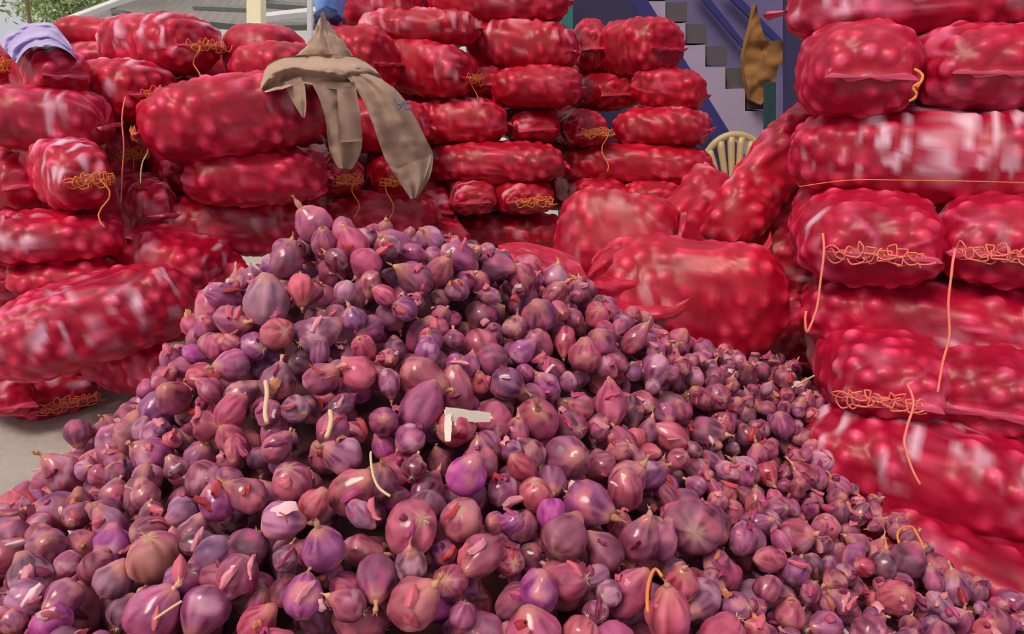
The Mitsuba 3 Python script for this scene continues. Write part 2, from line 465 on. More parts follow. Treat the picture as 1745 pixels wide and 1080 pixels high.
S('B', 845, 278, 228, 70, 4.15, 0, 0, 'long red sack right of the jute tail tip, fifth layer of the rear stack')
S('B', 802, 336, 88, 64, 4.1, -85, 0, 'red sack end in the sixth layer of the rear stack, nearer to the jute tip')
S('B', 898, 334, 122, 68, 4.15, -80, 0, 'red sack end in the sixth layer of the rear stack, outer of the two', lace=1)
S('B', 862, 392, 205, 62, 4.1, 0, 0, 'bottom red sack of the rear stack, just above the crest of the heap')
S('B', 722, 352, 110, 78, 3.95, -80, 0, 'red sack end directly under the tip of the jute cloth')
S('B', 755, 412, 130, 62, 3.9, -80, 0, 'bottom red sack end of the rear stack behind the crest onions')
S('B', 575, 298, 90, 78, 3.75, -75, 0, 'red sack end under the short middle flap of the jute cloth', lace=1, tail=(0.6, 0.16))
S('B', 668, 300, 100, 76, 3.8, -80, 0, 'red sack end showing between the two tails of the jute cloth', lace=1, tail=(-0.6, 0.2))
S('B', 640, 366, 210, 80, 3.75, 0, 0, 'long red sack below the jute cloth, just above the peak of the heap')
S('B', 640, 215, 180, 90, 3.95, 0, 0, 'red sack mostly covered by the hanging jute cloth')
S('B', 600, 108, 150, 110, 4.0, -30, 0, 'dark red sack behind the hood of the jute cloth')

# --- middle-left stack
S('M', 302, 80, 172, 104, 3.55, -45, 0, 'topmost sack of the middle-left stack with a white crinkled top and an open laced end', wrt=0.85, wr=0.006, lace=1, tail=(-0.6, 0.14), W=0.38, L=0.5)
S('M', 448, 96, 135, 100, 3.75, -30, -4, 'smooth dark red sack on top between the crinkled sack and the jute cloth', amp=0.007)
S('M', 484, 118, 100, 84, 3.5, -35, 0, 'red sack just left of the jute hood, half covered by it')
S('M', 168, 62, 130, 58, 3.9, -12, -5, 'dark red sack on top at the back beside the lilac sheet', amp=0.006)
S('M', 188, 100, 112, 54, 3.7, -30, 0, 'dusty pink-red sack under the topmost crinkled one', amp=0.006)
S('M', 228, 158, 178, 108, 3.45, -50, 0, 'crumpled pink-red sack in the second layer of the middle-left stack, with dangling cords', wrt=0.7, wr=0.003, W=0.36, L=0.45, lace=1, tail=(-0.7, 0.22))
S('M', 335, 168, 190, 70, 3.5, 5, 0, 'red sack with a pale top edge, showing just above the big bumpy sack')
S('M', 400, 202, 315, 138, 3.25, 188, 8, 'big bumpy red sack below the jute cloth with a tied end to its left', near=True, aniso=0.72, lace=1)
S('M', 212, 258, 100, 150, 3.4, -75, 0, 'tall narrow red sack end in the middle-left stack with long hanging strings', lace=1, tail=(0.2, 0.3))
S('M', 440, 300, 225, 98, 3.4, 0, 0, 'lumpy red sack under the big bumpy one, beside the short jute flap')
S('M', 302, 290, 130, 96, 3.35, -70, 0, 'pink-red sack end with a shiny corner under the big bumpy sack')
S('M', 405, 384, 300, 112, 3.3, 0, 0, 'long shaded red sack low in the middle-left stack, just left of the heap peak', near=True)
S('M', 262, 356, 130, 122, 3.2, -65, 0, 'crumpled pink sack end with torn netting, low in the middle-left stack', wrt=0.75, wr=0.0035)
S('M', 300, 440, 205, 100, 3.1, -25, -16, 'slanting red sack at the foot of the middle-left stack')
S('M', 392, 468, 100, 78, 3.15, -70, 0, 'small red sack end at the left shoulder of the heap', lace=1)
S('M', 330, 530, 160, 90, 3.0, -10, 0, 'bottom red sack of the middle-left stack behind the left slope of the heap')

# --- sacks of the second row, showing in the gaps
for cx, cy, w, h, d, lab in ((235, 205, 200, 100, 3.85, 'shaded sack in the gap left of the big bumpy sack'), (190, 330, 190, 110, 3.75, 'shaded sack in the dark gap between the left and middle-left stacks'), (340, 270, 230, 80, 3.8, 'shaded sack behind the pink-red end with the shiny corner'),
                             (220, 440, 190, 100, 3.6, 'shaded sack behind the slanting sack at the foot of the middle-left stack'), (340, 345, 240, 80, 3.8, 'shaded sack behind the crumpled pink end'), (60, 350, 240, 90, 3.5, 'shaded sack behind the two ends of the left stack'),
                             (60, 250, 220, 90, 3.6, 'shaded sack under the broad dark crimson sack'), (50, 445, 240, 90, 3.45, 'shaded sack behind the fifth layer of the left stack'), (60, 600, 200, 110, 3.4, 'shaded sack behind the big tilted one near the floor'), (20, 505, 160, 64, 3.6, 'shaded sack in the gap above the big tilted one at the frame edge'), (400, 128, 170, 80, 4.0, 'shaded sack under the crinkled topmost sack of the middle-left stack')):
    S('M', cx, cy, w, h, d, 0, 0, lab, H=0.27, amp=0.012)
for cx, cy, w, h, d, lab in ((690, 160, 170, 72, 4.5, 'shaded sack behind the upper bend of the long jute tail'), (540, 250, 170, 75, 4.25, 'shaded sack behind the short middle jute flap'), (700, 250, 190, 75, 4.55, 'shaded sack behind the long jute tail'), (560, 340, 200, 75, 4.2, 'shaded sack behind the row under the jute cloth'), (745, 300, 200, 72, 4.6, 'shaded sack in the gap right of the jute tip'),
                             (960, 250, 180, 70, 4.95, 'shaded sack in the upper gap between the two rear stacks'), (960, 325, 180, 70, 4.95, 'shaded sack in the lower gap between the two rear stacks'), (965, 165, 150, 64, 5.3, 'shaded sack behind the small upright end'), (800, 385, 220, 70, 4.7, 'shaded sack behind the bottom row of the rear stack'),
                             (850, 170, 200, 70, 4.75, 'shaded sack behind the fourth layer of the rear stack'), (1150, 325, 130, 70, 5.0, 'shaded sack behind the low end by the dark gap')):
    S('B', cx, cy, w, h, d, 0, 0, lab, H=0.26, amp=0.012)

# --- left stack
S('L', 0, 112, 64, 66, 3.2, -80, 0, 'cut-off red sack end at the frame edge with an orange tie, beside the lilac sheet', lace=1)
S('L', 88, 128, 132, 92, 3.15, -72, 0, 'rounded red sack end under the lilac sheet on the left stack')
S('L', 78, 205, 205, 112, 3.05, -15, -6, 'broad dark crimson sack in the second layer of the left stack', near=True, amp=0.007)
S('L', 22, 308, 110, 112, 2.95, -82, 0, 'red sack end in the third layer of the left stack, at the frame edge')
S('L', 122, 300, 148, 124, 2.95, -68, 0, 'red sack end with pink crumpled fold and dangling twine in the left stack', near=True, lace=1, tail=(0.6, 0.16), wrt=0.65)
S('L', 85, 402, 225, 84, 2.98, 0, 0, 'long red sack in the fourth layer of the left stack', near=True)
S('L', 12, 462, 62, 62, 2.95, -80, 0, 'dark red sack end at the frame edge in the fifth layer of the left stack', W=0.2)
S('L', 112, 464, 170, 66, 3.0, 0, 0, 'red sack wedged above the big tilted sack of the left stack')
S('L', 160, 548, 330, 150, 2.85, 12, 13, 'big tilted red sack with a purplish sheen, nearest the floor in the left stack', near=True, W=0.36)
S('L', 98, 664, 185, 95, 2.98, -75, 0, 'lowest red sack of the left stack with tangled twine, resting on the bare floor', near=True, lace=1)
S('L', 245, 622, 135, 105, 2.98, -60, 0, 'lowest red sack of the left stack touching the edge of the heap', near=True, lace=1, tail=(0.5, 0.1))
S('L', 0, 668, 70, 78, 2.95, -80, 0, 'bottom red sack cut off by the frame at the floor of the left stack')

for cx, d, lab in ((650, 4.3, 'bottom sack of the rear stack hidden behind the peak of the heap'), (870, 4.45, 'bottom sack of the rear stack hidden behind the crest of the heap'), (1085, 4.55, 'bottom sack of the staircase stack hidden behind the loose sacks')):
    S('B', cx, 466, 235, 80, d, 0, 0, lab, H=0.36)

settle()

# ------------------------------------------------------------------ the onion heap
CTL = [(540, 395, 1.78), (720, 408, 1.85), (640, 402, 1.82), (450, 448, 1.72), (860, 445, 1.95), (960, 478, 2.05), (1060, 525, 2.15), (1170, 582, 2.3), (1300, 610, 2.45), (1390, 640, 2.45),
       (370, 508, 1.68), (310, 603, 1.66), (230, 700, 1.68), (150, 768, 1.70), (70, 850, 1.58), (0, 888, 1.5),
       (560, 600, 1.5), (560, 800, 1.28), (560, 1000, 1.1), (560, 1079, 1.05), (850, 600, 1.7), (850, 800, 1.38), (850, 1000, 1.15), (1100, 700, 1.8), (1100, 900, 1.38), (1100, 1079, 1.15), (1300, 750, 2.0), (1300, 900, 1.6),
       (1300, 1070, 1.28), (1450, 850, 1.95), (1500, 950, 1.75), (1600, 1000, 1.7), (1745, 1070, 1.6), (1600, 1079, 1.45), (300, 800, 1.4), (300, 1000, 1.12), (100, 900, 1.4), (100, 1060, 1.1), (0, 950, 1.3), (0, 1079, 1.07)]
W3 = [at(*c) for c in CTL]
W3 += [(-1.55, 1.35, 0), (-1.55, 1.9, 0), (-1.5, .7, .1), (-1.05, 2.35, 0), (-.45, 2.7, .1), (0.1, 2.75, .12), (.6, 2.8, .18), (1.05, 2.75, .2), (-.3, .3, .25), (.3, .3, .22), (1.3, 1.75, .08), (1.35, 1.1, .12), (0.9, 0.6, .2), (-.9, .3, .25)]
W3 = np.array(W3)
rbf = RBFInterpolator(W3[:, :2], W3[:, 2], kernel='thin_plate_spline', smoothing=2e-4)
GX, GY = np.linspace(-1.9, 1.8, 149), np.linspace(0.2, 3.3, 125)
gx, gy = np.meshgrid(GX, GY, indexing='ij')
HZ = np.clip(rbf(np.stack([gx.ravel(), gy.ravel()], 1)).reshape(gx.shape), -0.2, 1.1)
HZ = np.where((gy > 2.75) | (gx < -1.55), np.minimum(HZ, 0.05), HZ)
GN = np.gradient(HZ, GX[1] - GX[0], GY[1] - GY[0])


def hmap(x, y, A):
    u = np.clip((np.asarray(x) - GX[0]) / (GX[1] - GX[0]), 0, len(GX) - 1.001)
    v = np.clip((np.asarray(y) - GY[0]) / (GY[1] - GY[0]), 0, len(GY) - 1.001)
    i, j = u.astype(int), v.astype(int)
    a, b = u - i, v - j
    return (A[i, j] * (1 - a) + A[i + 1, j] * a) * (1 - b) + (A[i, j + 1] * (1 - a) + A[i + 1, j + 1] * a) * b


def hit(x, y):
    """Where the line of sight of a pixel meets the heap's surface."""
    d = np.linspace(0.7, 3.2, 1200)
    p = CAM + d[:, None] * (AX + (x - 872.5) / F * RX + (y - 540) / F * DN)
    gap = p[:, 2] - hmap(p[:, 0], p[:, 1], HZ)
    i = np.argmax(gap < 0) if (gap < 0).any() else int(np.argmin(gap))
    return p[i]


def normal(x, y):
    n = np.stack([-hmap(x, y, GN[0]), -hmap(x, y, GN[1]), np.ones_like(np.asarray(x, float))], -1)
    return n / np.linalg.norm(n, axis=-1, keepdims=True)


PAL = {'mauve': (168, 66, 118), 'rosy': (200, 64, 104), 'dark plum': (104, 30, 66), 'purple': (150, 48, 132), 'coral red': (216, 86, 94), 'ashy pink': (202, 140, 168), 'tan': (218, 150, 100), 'magenta': (196, 50, 164), 'crimson': (186, 28, 66),
       'wine red': (144, 40, 74)}
SPECIAL = [  # pixel, radius in pixels, colour, what it looks like
    (1180, 905, 52, 'mauve', 'biggest mauve onion low on the heap, turned root end up', 1.0, 'cam'), (265, 955, 45, 'tan', 'large smooth tan onion at the lower left of the heap', 1.0, None),
    (700, 908, 50, 'rosy', 'large veined pink onion low in the middle of the heap', 1.05, None), (705, 1035, 46, 'coral red', 'large pale coral onion with a stalk beside it at the bottom edge', 1.0, None),
    (915, 720, 38, 'coral red', 'round glossy reddish onion just right of the torn white card', 1.0, None), (965, 785, 41, 'mauve', 'round mauve onion below the reddish one by the white card', 1.0, None),
    (795, 815, 36, 'magenta', 'bright violet onion with a yellowing neck under the white card', 1.0, 'up'), (370, 862, 31, 'purple', 'bright purple shiny onion above the large tan one', 1.1, 'up'),
    (312, 990, 31, 'purple', 'shiny purple onion just right of the large tan one', 0.9, None), (518, 1022, 36, 'magenta', 'vivid magenta onion near the bottom edge, left of the pale coral one', 1.15, None),
    (455, 522, 41, 'ashy pink', 'large pale pink onion near the upper left shoulder of the heap', 1.1, 'up'), (473, 572, 29, 'coral red', 'coral onion just below the large pale pink one', 1.0, None),
    (514, 494, 25, 'coral red', 'orange-pink onion with a long white neck below the crest', 1.15, 'down'), (535, 388, 33, 'mauve', 'peak onion standing highest on the heap', 1.0, 'up'),
    (708, 480, 32, 'dark plum', 'dark purple onion below the crest, right of the peak', 1.05, None), (716, 650, 38, 'coral red', 'large coral onion in the middle of the upper slope', 1.0, None),
    (940, 878, 27, 'magenta', 'hot pink onion above the brown-red one', 1.1, None), (822, 950, 38, 'crimson', 'glossy crimson onion with a bright highlight near the bottom', 1.1, None),
    (788, 890, 38, 'rosy', 'pink onion with a wispy root, right of the large veined one', 0.9, None), (1138, 1055, 44, 'coral red', 'coral onion cut by the bottom edge beside the yellow twine', 1.15, None),
    (962, 922, 41, 'wine red', 'brown-red matte onion under the hot pink one', 1.0, None), (46, 1022, 36, 'ashy pink', 'greyish onion in the lower left corner', 0.9, None),
    (110, 1022, 32, 'mauve', 'half-peeled lilac onion beside the greyish corner one', 1.0, None), (478, 892, 36, 'ashy pink', 'whitish peeled onion with ragged skin, lower left of middle', 1.0, None),
    (552, 942, 38, 'purple', 'purple onion half wrapped in a tan outer skin', 1.05, 'up'), (838, 618, 30, 'dark plum', 'dark matte onion on the upper slope above the white card', 0.95, None),
    (1545, 960, 32, 'dark plum', 'shiny dark plum onion at the foot of the right-hand sacks', 0.85, None), (1597, 972, 27, 'dark plum', 'second dark plum onion at the foot of the right-hand sacks, nearer the frame edge', 1.05, None),
    (133, 738, 23, 'dark plum', 'stray dark onion at the left rim of the heap against the bare floor', 1.0, None), (803, 432, 15, 'tan', 'small orange-tan onion on the crest', 1.0, None),
    (588, 782, 33, 'mauve', 'matte mauve onion left of the middle of the heap', 0.95, None), (1066, 840, 34, 'rosy', 'long pink onion right of the middle, above the elongated purple one', 1.35, 'up'),
    (1090, 925, 36, 'wine red', 'elongated purple-red onion left of the biggest mauve one', 1.3, 'up'), (1000, 862, 40, 'purple', 'smooth dusky violet onion with a straw neck, right of the hot pink one', 1.1, None),
    (918, 1012, 38, 'magenta', 'pink-violet onion with a papery point, below the brown-red one', 1.05, 'up'), (890, 800, 27, 'crimson', 'slim crimson onion between the violet one and the round mauve one', 1.35, 'up'),
    (296, 682, 31, 'wine red', 'dark smooth onion at the left flank of the heap', 1.1, None), (1160, 1000, 30, 'crimson', 'crimson onion directly under the biggest mauve one', 1.0, None),
    (612, 640, 30, 'rosy', 'rosy onion left of the large coral one on the upper slope', 1.1, None), (690, 530, 24, 'purple', 'flat pinkish purple onion just under the dark purple crest one', 0.85, None)]


def radius_at(x):
    return 0.0288 - 0.0062 * np.clip((x - 0.2) / 0.7, 0, 1)


pos, rad, spec = [], [], []
for s in SPECIAL:
    p = hit(s[0], s[1])
    d = (p - CAM) @ AX
    r = s[2] / F * d * 0.97
    ray = (p - CAM) / np.linalg.norm(p - CAM)
    pos.append(p + ray * 0.25 * r + np.array([0, 0, 0.15 * r]))
    rad.append(r)
    spec.append(s)
NS = len(pos)
# three loose layers thrown on to the heap's surface, then pushed apart and drawn to the surface until they are packed
for layer, n in ((0.0, 6400), (0.05, 4800), (0.095, 3000)):
    x, y = rng.uniform(-1.75, 1.65, n), rng.uniform(0.42, 3.0, n)
    r = radius_at(x) * np.clip(rng.lognormal(0, 0.26, n), 0.5, 1.45)
    z = hmap(x, y, HZ)
    nn = normal(x, y)
    p = np.stack([x, y, z], 1) - nn * (layer + rng.uniform(0, 0.03, n))[:, None]
    ok = z > 0.02
    q = px(p)
    ok &= (q[:, 0] > -160) & (q[:, 0] < 1905) & (q[:, 1] < 1230)
    P0 = np.array(pos)
    R0 = np.array(rad)
    cand = np.flatnonzero(ok)
    tree = cKDTree(P0)
    acc, accr = [], []
    cell = {}
    for i in cand:
        if (np.linalg.norm(P0[tree.query_ball_point(p[i], 0.11)] - p[i], axis=1) < 0.86 * (R0[tree.query_ball_point(p[i], 0.11)] + r[i])).any():
            continue
        k = tuple(np.floor(p[i] / 0.1).astype(int))
        bad = False
        for a in (-1, 0, 1):
            for b in (-1, 0, 1):
                for c in (-1, 0, 1):
                    for o in cell.get((k[0] + a, k[1] + b, k[2] + c), ()):
                        if np.sum((p[o] - p[i]) ** 2) < (0.82 * (r[o] + r[i])) ** 2:
                            bad = True
                            break
                    if bad:
                        break
                if bad:
                    break
            if bad:
                break
        if bad:
            continue
        cell.setdefault(k, []).append(i)
        acc.append(p[i])
        accr.append(r[i])
    pos += acc
    rad += accr
pos, rad = np.array(pos), np.array(rad)
keep = np.ones(len(pos), bool)
for _, c, M_, L_, W_, H_ in SACKS:
    q = np.abs((pos - c) @ M_) / (np.array([L_, W_, H_]) / 2 + 0.5 * rad[:, None])
    keep &= (q ** 3).sum(1) > 1
keep[:NS] = True
pos, rad = pos[keep], rad[keep]
fixed = np.arange(len(pos)) < NS
for it in range(70):
    nn = normal(pos[:, 0], pos[:, 1])
    top = hmap(pos[:, 0], pos[:, 1], HZ)
    depth = (top - pos[:, 2]) * nn[:, 2]
    pull = np.where(depth < 0, 0.006, -0.0) - np.where(depth > 0.12, 0.003, 0)
    pos = pos - nn * (np.where(fixed, 0, pull))[:, None]
    pr = cKDTree(pos).query_pairs(0.1, output_type='ndarray')
    dv = pos[pr[:, 0]] - pos[pr[:, 1]]
    dist = np.linalg.norm(dv, axis=1) + 1e-9
    ov = 0.93 * (rad[pr[:, 0]] + rad[pr[:, 1]]) - dist
    m = ov > 0
    pr, dv, ov, dist = pr[m], dv[m], ov[m], dist[m]
    push = dv / dist[:, None] * ov[:, None] * 0.35
    mv = np.zeros_like(pos)
    np.add.at(mv, pr[:, 0], push)
    np.add.at(mv, pr[:, 1], -push)
    mv[fixed] = 0
    mv = np.clip(mv, -0.012, 0.012)
    pos = pos + mv
    pos[:, 2] = np.maximum(pos[:, 2], rad * 0.85)
NO = len(pos)

# which onions show, and how large
BW, BH = 582, 360


def raster():
    zb = np.full((BH, BW), 9.0)
    ib = np.full((BH, BW), -1)
    Q = px(pos)
    for i in np.argsort(Q[:, 2]):
        r = rad[i] * F / Q[i, 2] / 3
        cx, cy = Q[i, 0] / 3, Q[i, 1] / 3
        x0, x1, y0, y1 = int(max(cx - r, 0)), int(min(cx + r + 1, BW)), int(max(cy - r, 0)), int(min(cy + r + 1, BH))
        if x0 >= x1 or y0 >= y1:
            continue
        yy, xx = np.mgrid[y0:y1, x0:x1]
        e = r * r - (xx - cx) ** 2 - (yy - cy) ** 2
        z = Q[i, 2] - np.sqrt(np.maximum(e, 0)) * 3 / F * Q[i, 2]
        m = (e > 0) & (z < zb[y0:y1, x0:x1])
        zb[y0:y1, x0:x1][m] = z[m]
        ib[y0:y1, x0:x1][m] = i
    return zb, ib


# onions for the hollows that the packing left open
yy, xx = np.mgrid[0:BH:6, 0:BW:6]
hits = np.array([hit(3 * a, 3 * b) for a, b in zip(xx.ravel(), yy.ravel())])
on = np.abs(hits[:, 2] - hmap(hits[:, 0], hits[:, 1], HZ)) < 0.02
on &= (hits[:, 2] > 0.03)
hd = (hits - CAM) @ AX
for _ in range(4):
    zb, ib = raster()
    gap = on & (zb[yy.ravel(), xx.ravel()] > hd + 0.115)
    g2 = np.pad(gap.reshape(yy.shape).astype(int), 1)
    around = sum(g2[1 + a:1 + a + yy.shape[0], 1 + b:1 + b + yy.shape[1]] for a in (-1, 0, 1) for b in (-1, 0, 1))
    gap &= around.ravel() >= 6
    new, nr = [], []
    for k in np.flatnonzero(gap):
        p = hits[k] - normal(hits[k, 0], hits[k, 1]) * 0.012
        r = float(radius_at(p[0]) * rng.uniform(0.75, 1.1))
        d = np.linalg.norm(pos - p, axis=1) - 0.72 * (rad + r)
        if d.min() < 0 or any(np.linalg.norm(p - o) < 1.5 * r for o in new):
            r *= 0.75
            d = np.linalg.norm(pos - p, axis=1) - 0.7 * (rad + r)
            if d.min() < 0 or any(np.linalg.norm(p - o) < 1.5 * r for o in new):
                continue
        if any((np.abs((p - c) @ M_ / (np.array([L_, W_, H_]) / 2)) ** 3).sum() < 1 for _, c, M_, L_, W_, H_ in SACKS):
            continue
        new.append(p)
        nr.append(r)
    if not new:
        break
    pos, rad = np.vstack([pos, new]), np.r_[rad, nr]
NO = len(pos)
fixed = np.arange(NO) < NS
zb, ib = raster()
seen = np.bincount(ib[ib >= 0], minlength=NO)
rank = np.argsort(-(seen + np.where(fixed, 10000, 0)), kind='stable')
single = set(rank[:300].tolist())


# the onion itself: a lathed bulb with its own dents and veins, a dry neck and a root tuft
def onion_profile(n, neck, flat):
    u = np.linspace(-1, 1, n)
    z = np.sin(u * np.pi / 2)
    r = np.sqrt(np.clip(1 - z ** 2, 0, 1)) ** 0.94
    z = z * flat
    s = np.clip((z / flat - 0.45) / 0.55, 0, 1)
    z = z + neck * s ** 2.2
    r = r * (1 - 0.25 * s ** 1.5) + 0.10 * s ** 6
    r[-1] = 0
    b = np.clip((-z / flat - 0.7) / 0.3, 0, 1)
    z = z + 0.06 * b ** 2
    return r, z


def onion_bulb(seed, color, ns, nr, neck, flat, lopsided):
    g = np.random.default_rng(seed)
    r, z = onion_profile(nr, neck, flat)
    th = np.arange(ns) / ns * 2 * np.pi
    R, Z, TH = np.repeat(r[:, None], ns, 1), np.repeat(z[:, None], ns, 1), np.repeat(th[None], nr, 0)
    V = np.stack([R * np.cos(TH), R * np.sin(TH), Z], -1).reshape(-1, 3)
    o = g.uniform(0, 90, 3)
    n1 = meshkit.noise(V * 1.6 + o, seed)
    V = V * (1 + 0.16 * (n1 - 0.5) + 0.10 * (meshkit.noise(V * 3.1 + o, seed + 9) - 0.5))[:, None]
    groove = np.sin(TH.ravel() * int(g.integers(5, 9)) + 2 * n1)
    V[:, :2] *= (1 + 0.006 * groove * (1 - np.abs(Z.ravel()) * 0.4))[:, None]
    V[:, 0] *= 1 + lopsided
    V[:, 1] *= 1 - lopsided
    f = grid_faces(ns, nr)
    # skin: veins along the meridians, a dry papery layer with torn edge, paler at the root plate, tan at the neck
    tz = Z.ravel() / flat
    vein = meshkit.noise(np.stack([np.cos(TH.ravel()) * 5 + o[0], np.sin(TH.ravel()) * 5 + o[1], tz * 0.8 + o[2]], 1), seed + 1)
    vein2 = meshkit.noise(np.stack([np.cos(TH.ravel()) * 11 + o[0], np.sin(TH.ravel()) * 11, tz * 1.2], 1), seed + 2)
    base = lin(*color)
    hi = base + (lin(228, 160, 194) - base) * 0.3
    lo = base * np.array([0.42, 0.3, 0.5])
    t = np.clip(0.5 + 0.9 * (vein - 0.5) + 1.1 * (vein2 - 0.5), 0, 1)[:, None]
    C = lo * (1 - t) + hi * t
    pap = meshkit.fbm(V * 1.3 + o[::-1], 2, seed + 3)
    edge = np.clip((pap - g.uniform(0.5, 0.68)) * 14, 0, 1)[:, None]
    skin = lin(*[(204, 104, 124), (206, 132, 134), (186, 82, 128), (206, 150, 174)][int(g.integers(4))])
    C = C + (skin * (0.65 + 0.5 * vein[:, None]) - C) * edge * 0.75
    dirt = np.clip((meshkit.fbm(V * 2.6 + o, 2, seed + 4) - 0.62) * 6, 0, 1)[:, None]
    C = C + (lin(96, 84, 78) - C) * dirt * 0.35
    tip = np.clip((tz - 0.85) * 4, 0, 1)[:, None]
    C = C + (lin(200, 130, 116) - C) * tip * 0.6
    root = np.clip((-tz - 0.90) * 12, 0, 1)[:, None]
    C = C + (lin(206, 180, 140) - C) * root * 0.8
    return V, f, np.clip(C, 0, 1)


def neck_mesh(seed, neck, flat, ln):
    g = np.random.default_rng(seed + 11)
    k = np.linspace(0, 1, 6)
    bend = g.uniform(-0.35, 0.35, 2)
    z0 = flat + neck - 0.12
    p = np.stack([bend[0] * k ** 2 * ln, bend[1] * k ** 2 * ln, z0 + ln * k], 1)
    m = tube(p, 1.0, 7, taper=0.17 - 0.09 * k + 0.05 * np.sin(k * 6 + seed))
    m.vertices += 0.025 * (meshkit.noise(m.vertices * 9 + seed)[:, None] - 0.5)
    tips = [m]
    for _ in range(3):
        a = g.uniform(-0.2, 0.2, 2)
        q = p[-1] + np.stack([a[0] * k, a[1] * k, 0.3 * ln * k - 0.03], 1)
        tips.append(tube(q, 1.0, 4, taper=0.05 * (1.05 - k)))
    return join(tips)


def root_mesh(seed, flat):
    g = np.random.default_rng(seed + 12)
    out = []
    for _ in range(9):
        a = g.uniform(0, 6.28)
        r0, r1, ln = g.uniform(0, 0.1), g.uniform(0.05, 0.4), g.uniform(0.1, 0.3)
        k = np.linspace(0, 1, 4)
        rr = r0 + (r1 - r0) * k ** 1.5
        p = np.stack([rr * math.cos(a), rr * math.sin(a), -flat + 0.1 - ln * k], 1)
        out.append(tube(p, 0.02, 4, taper=1.05 - 0.7 * k))
    return join(out)


def rot_to(axis, spin):
    axis = axis / np.linalg.norm(axis)
    a = np.cross(axis, [0.3, 0.8, 0.51])
    a /= np.linalg.norm(a)
    b = np.cross(axis, a)
    c, s = math.cos(spin), math.sin(spin)
    return np.stack([a * c + b * s, -a * s + b * c, axis], 1)


names = list(PAL)
prob = np.array([.27, .20, .15, .08, .08, .05, .01, .02, .06, .10])
prob /= prob.sum()
ocol = [s[3] for s in spec] + [names[k] for k in rng.choice(len(names), NO - NS, p=prob)]
mass_v, mass_f, mass_c, nvt = [], [], [], 0
okeys = {}
ORDER = sorted(single)
for i in range(NO):
    g = np.random.default_rng(5000 + i)
    col = np.clip(np.array(PAL[ocol[i]]) * g.uniform(0.74, 1.08) + g.uniform(-8, 8, 3), 5, 240)
    flat = float(np.clip(g.normal(1.1, 0.2), 0.78, 1.6))
    neck = float(g.uniform(0.1, 0.5))
    ax = g.normal(0, 1, 3) + np.array([0, 0, 0.9]) * (1 if g.uniform() < 0.7 else -1)
    if i < NS:
        flat = spec[i][5]
        mode = spec[i][6]
        toc = (CAM - pos[i]) / np.linalg.norm(CAM - pos[i])
        if mode == 'cam':
            ax = -toc + 0.15 * g.normal(0, 1, 3)
        elif mode == 'up':
            ax = np.array([0, -0.2, 1.0]) + 0.25 * g.normal(0, 1, 3)
        elif mode == 'down':
            ax = np.array([0.1, -0.5, -1.0])
    M = rot_to(ax, g.uniform(0, 6.28)) * rad[i] / flat ** 0.33
    lop = float(g.normal(0, 0.05))
    if i in single:
        V, f, C = onion_bulb(5000 + i, col, 26, 19, neck, flat, lop)
        key = key_of('onion')
        okeys[i] = key
        mat = 'mat_onion_glossy' if (g.uniform() < 0.42) else 'mat_onion_dry'
        mesh = trimesh.Trimesh(V @ M.T + pos[i], f, process=False)
        put(key + '__bulb', mesh, mat, smooth=True, color=C)
        if g.uniform() < 0.62:
            mm = neck_mesh(5000 + i, neck, flat, g.uniform(0.3, 0.75))
            mm.vertices = mm.vertices @ M.T + pos[i]
            c1 = lin(206, 160, 128) * g.uniform(0.6, 1.1) * np.array([1, g.uniform(.75, 1.05), g.uniform(.75, 1.1)])
            put(key + '__neck', mm, 'mat_skin', smooth=True, color=np.tile(np.clip(c1, 0, 1), (len(mm.vertices), 1)) * (0.75 + 0.5 * meshkit.noise(mm.vertices * 150)[:, None]))
        if g.uniform() < 0.45:
            mm = root_mesh(5000 + i, flat)
            mm.vertices = mm.vertices @ M.T + pos[i]
            put(key + '__roots', mm, 'mat_straw')
    else:
        big = seen[i] > 3
        V, f, C = onion_bulb(5000 + i, col, 18 if big else 12, 13 if big else 9, neck, flat, lop)
        parts = [(V @ M.T + pos[i], f, C)]
        if big and g.uniform() < 0.5:
            mm = neck_mesh(5000 + i, neck, flat, g.uniform(0.3, 0.8))
            parts.append((mm.vertices @ M.T + pos[i], mm.faces, np.tile(lin(200, 150, 122), (len(mm.vertices), 1))))
        for V, f, C in parts:
            mass_v.append(V)
            mass_f.append(f + nvt)
            mass_c.append(C)
            nvt += len(V)
put('onion_heap', (np.vstack(mass_v), np.vstack(mass_f)), 'mat_onion_dry', smooth=True, color=np.vstack(mass_c))
say('onion_heap', 'great sloping heap of small red onions filling the floor between the sacks', 'onions', kind='stuff')

# added dark sheet under the onions, its colour standing in for shade in the gaps
bv = np.stack([gx, gy, np.maximum(HZ - 0.15 + 0.05 * meshkit.fbm(np.stack([gx * 24, gy * 24, 0 * gx], -1), 2, 4), -0.02)], -1).reshape(-1, 3)
bc = np.tile(lin(70, 26, 36), (len(bv), 1)) * (0.6 + 0.8 * meshkit.noise(bv * 30)[:, None])
put('heap_backing', (bv, grid_faces(len(GY), len(GX), closed=False)), 'mat_bed', smooth=True, color=bc)
say('heap_backing', 'added dark maroon sheet beneath the heap standing in for shade between onions', 'heap backing', kind='stuff')

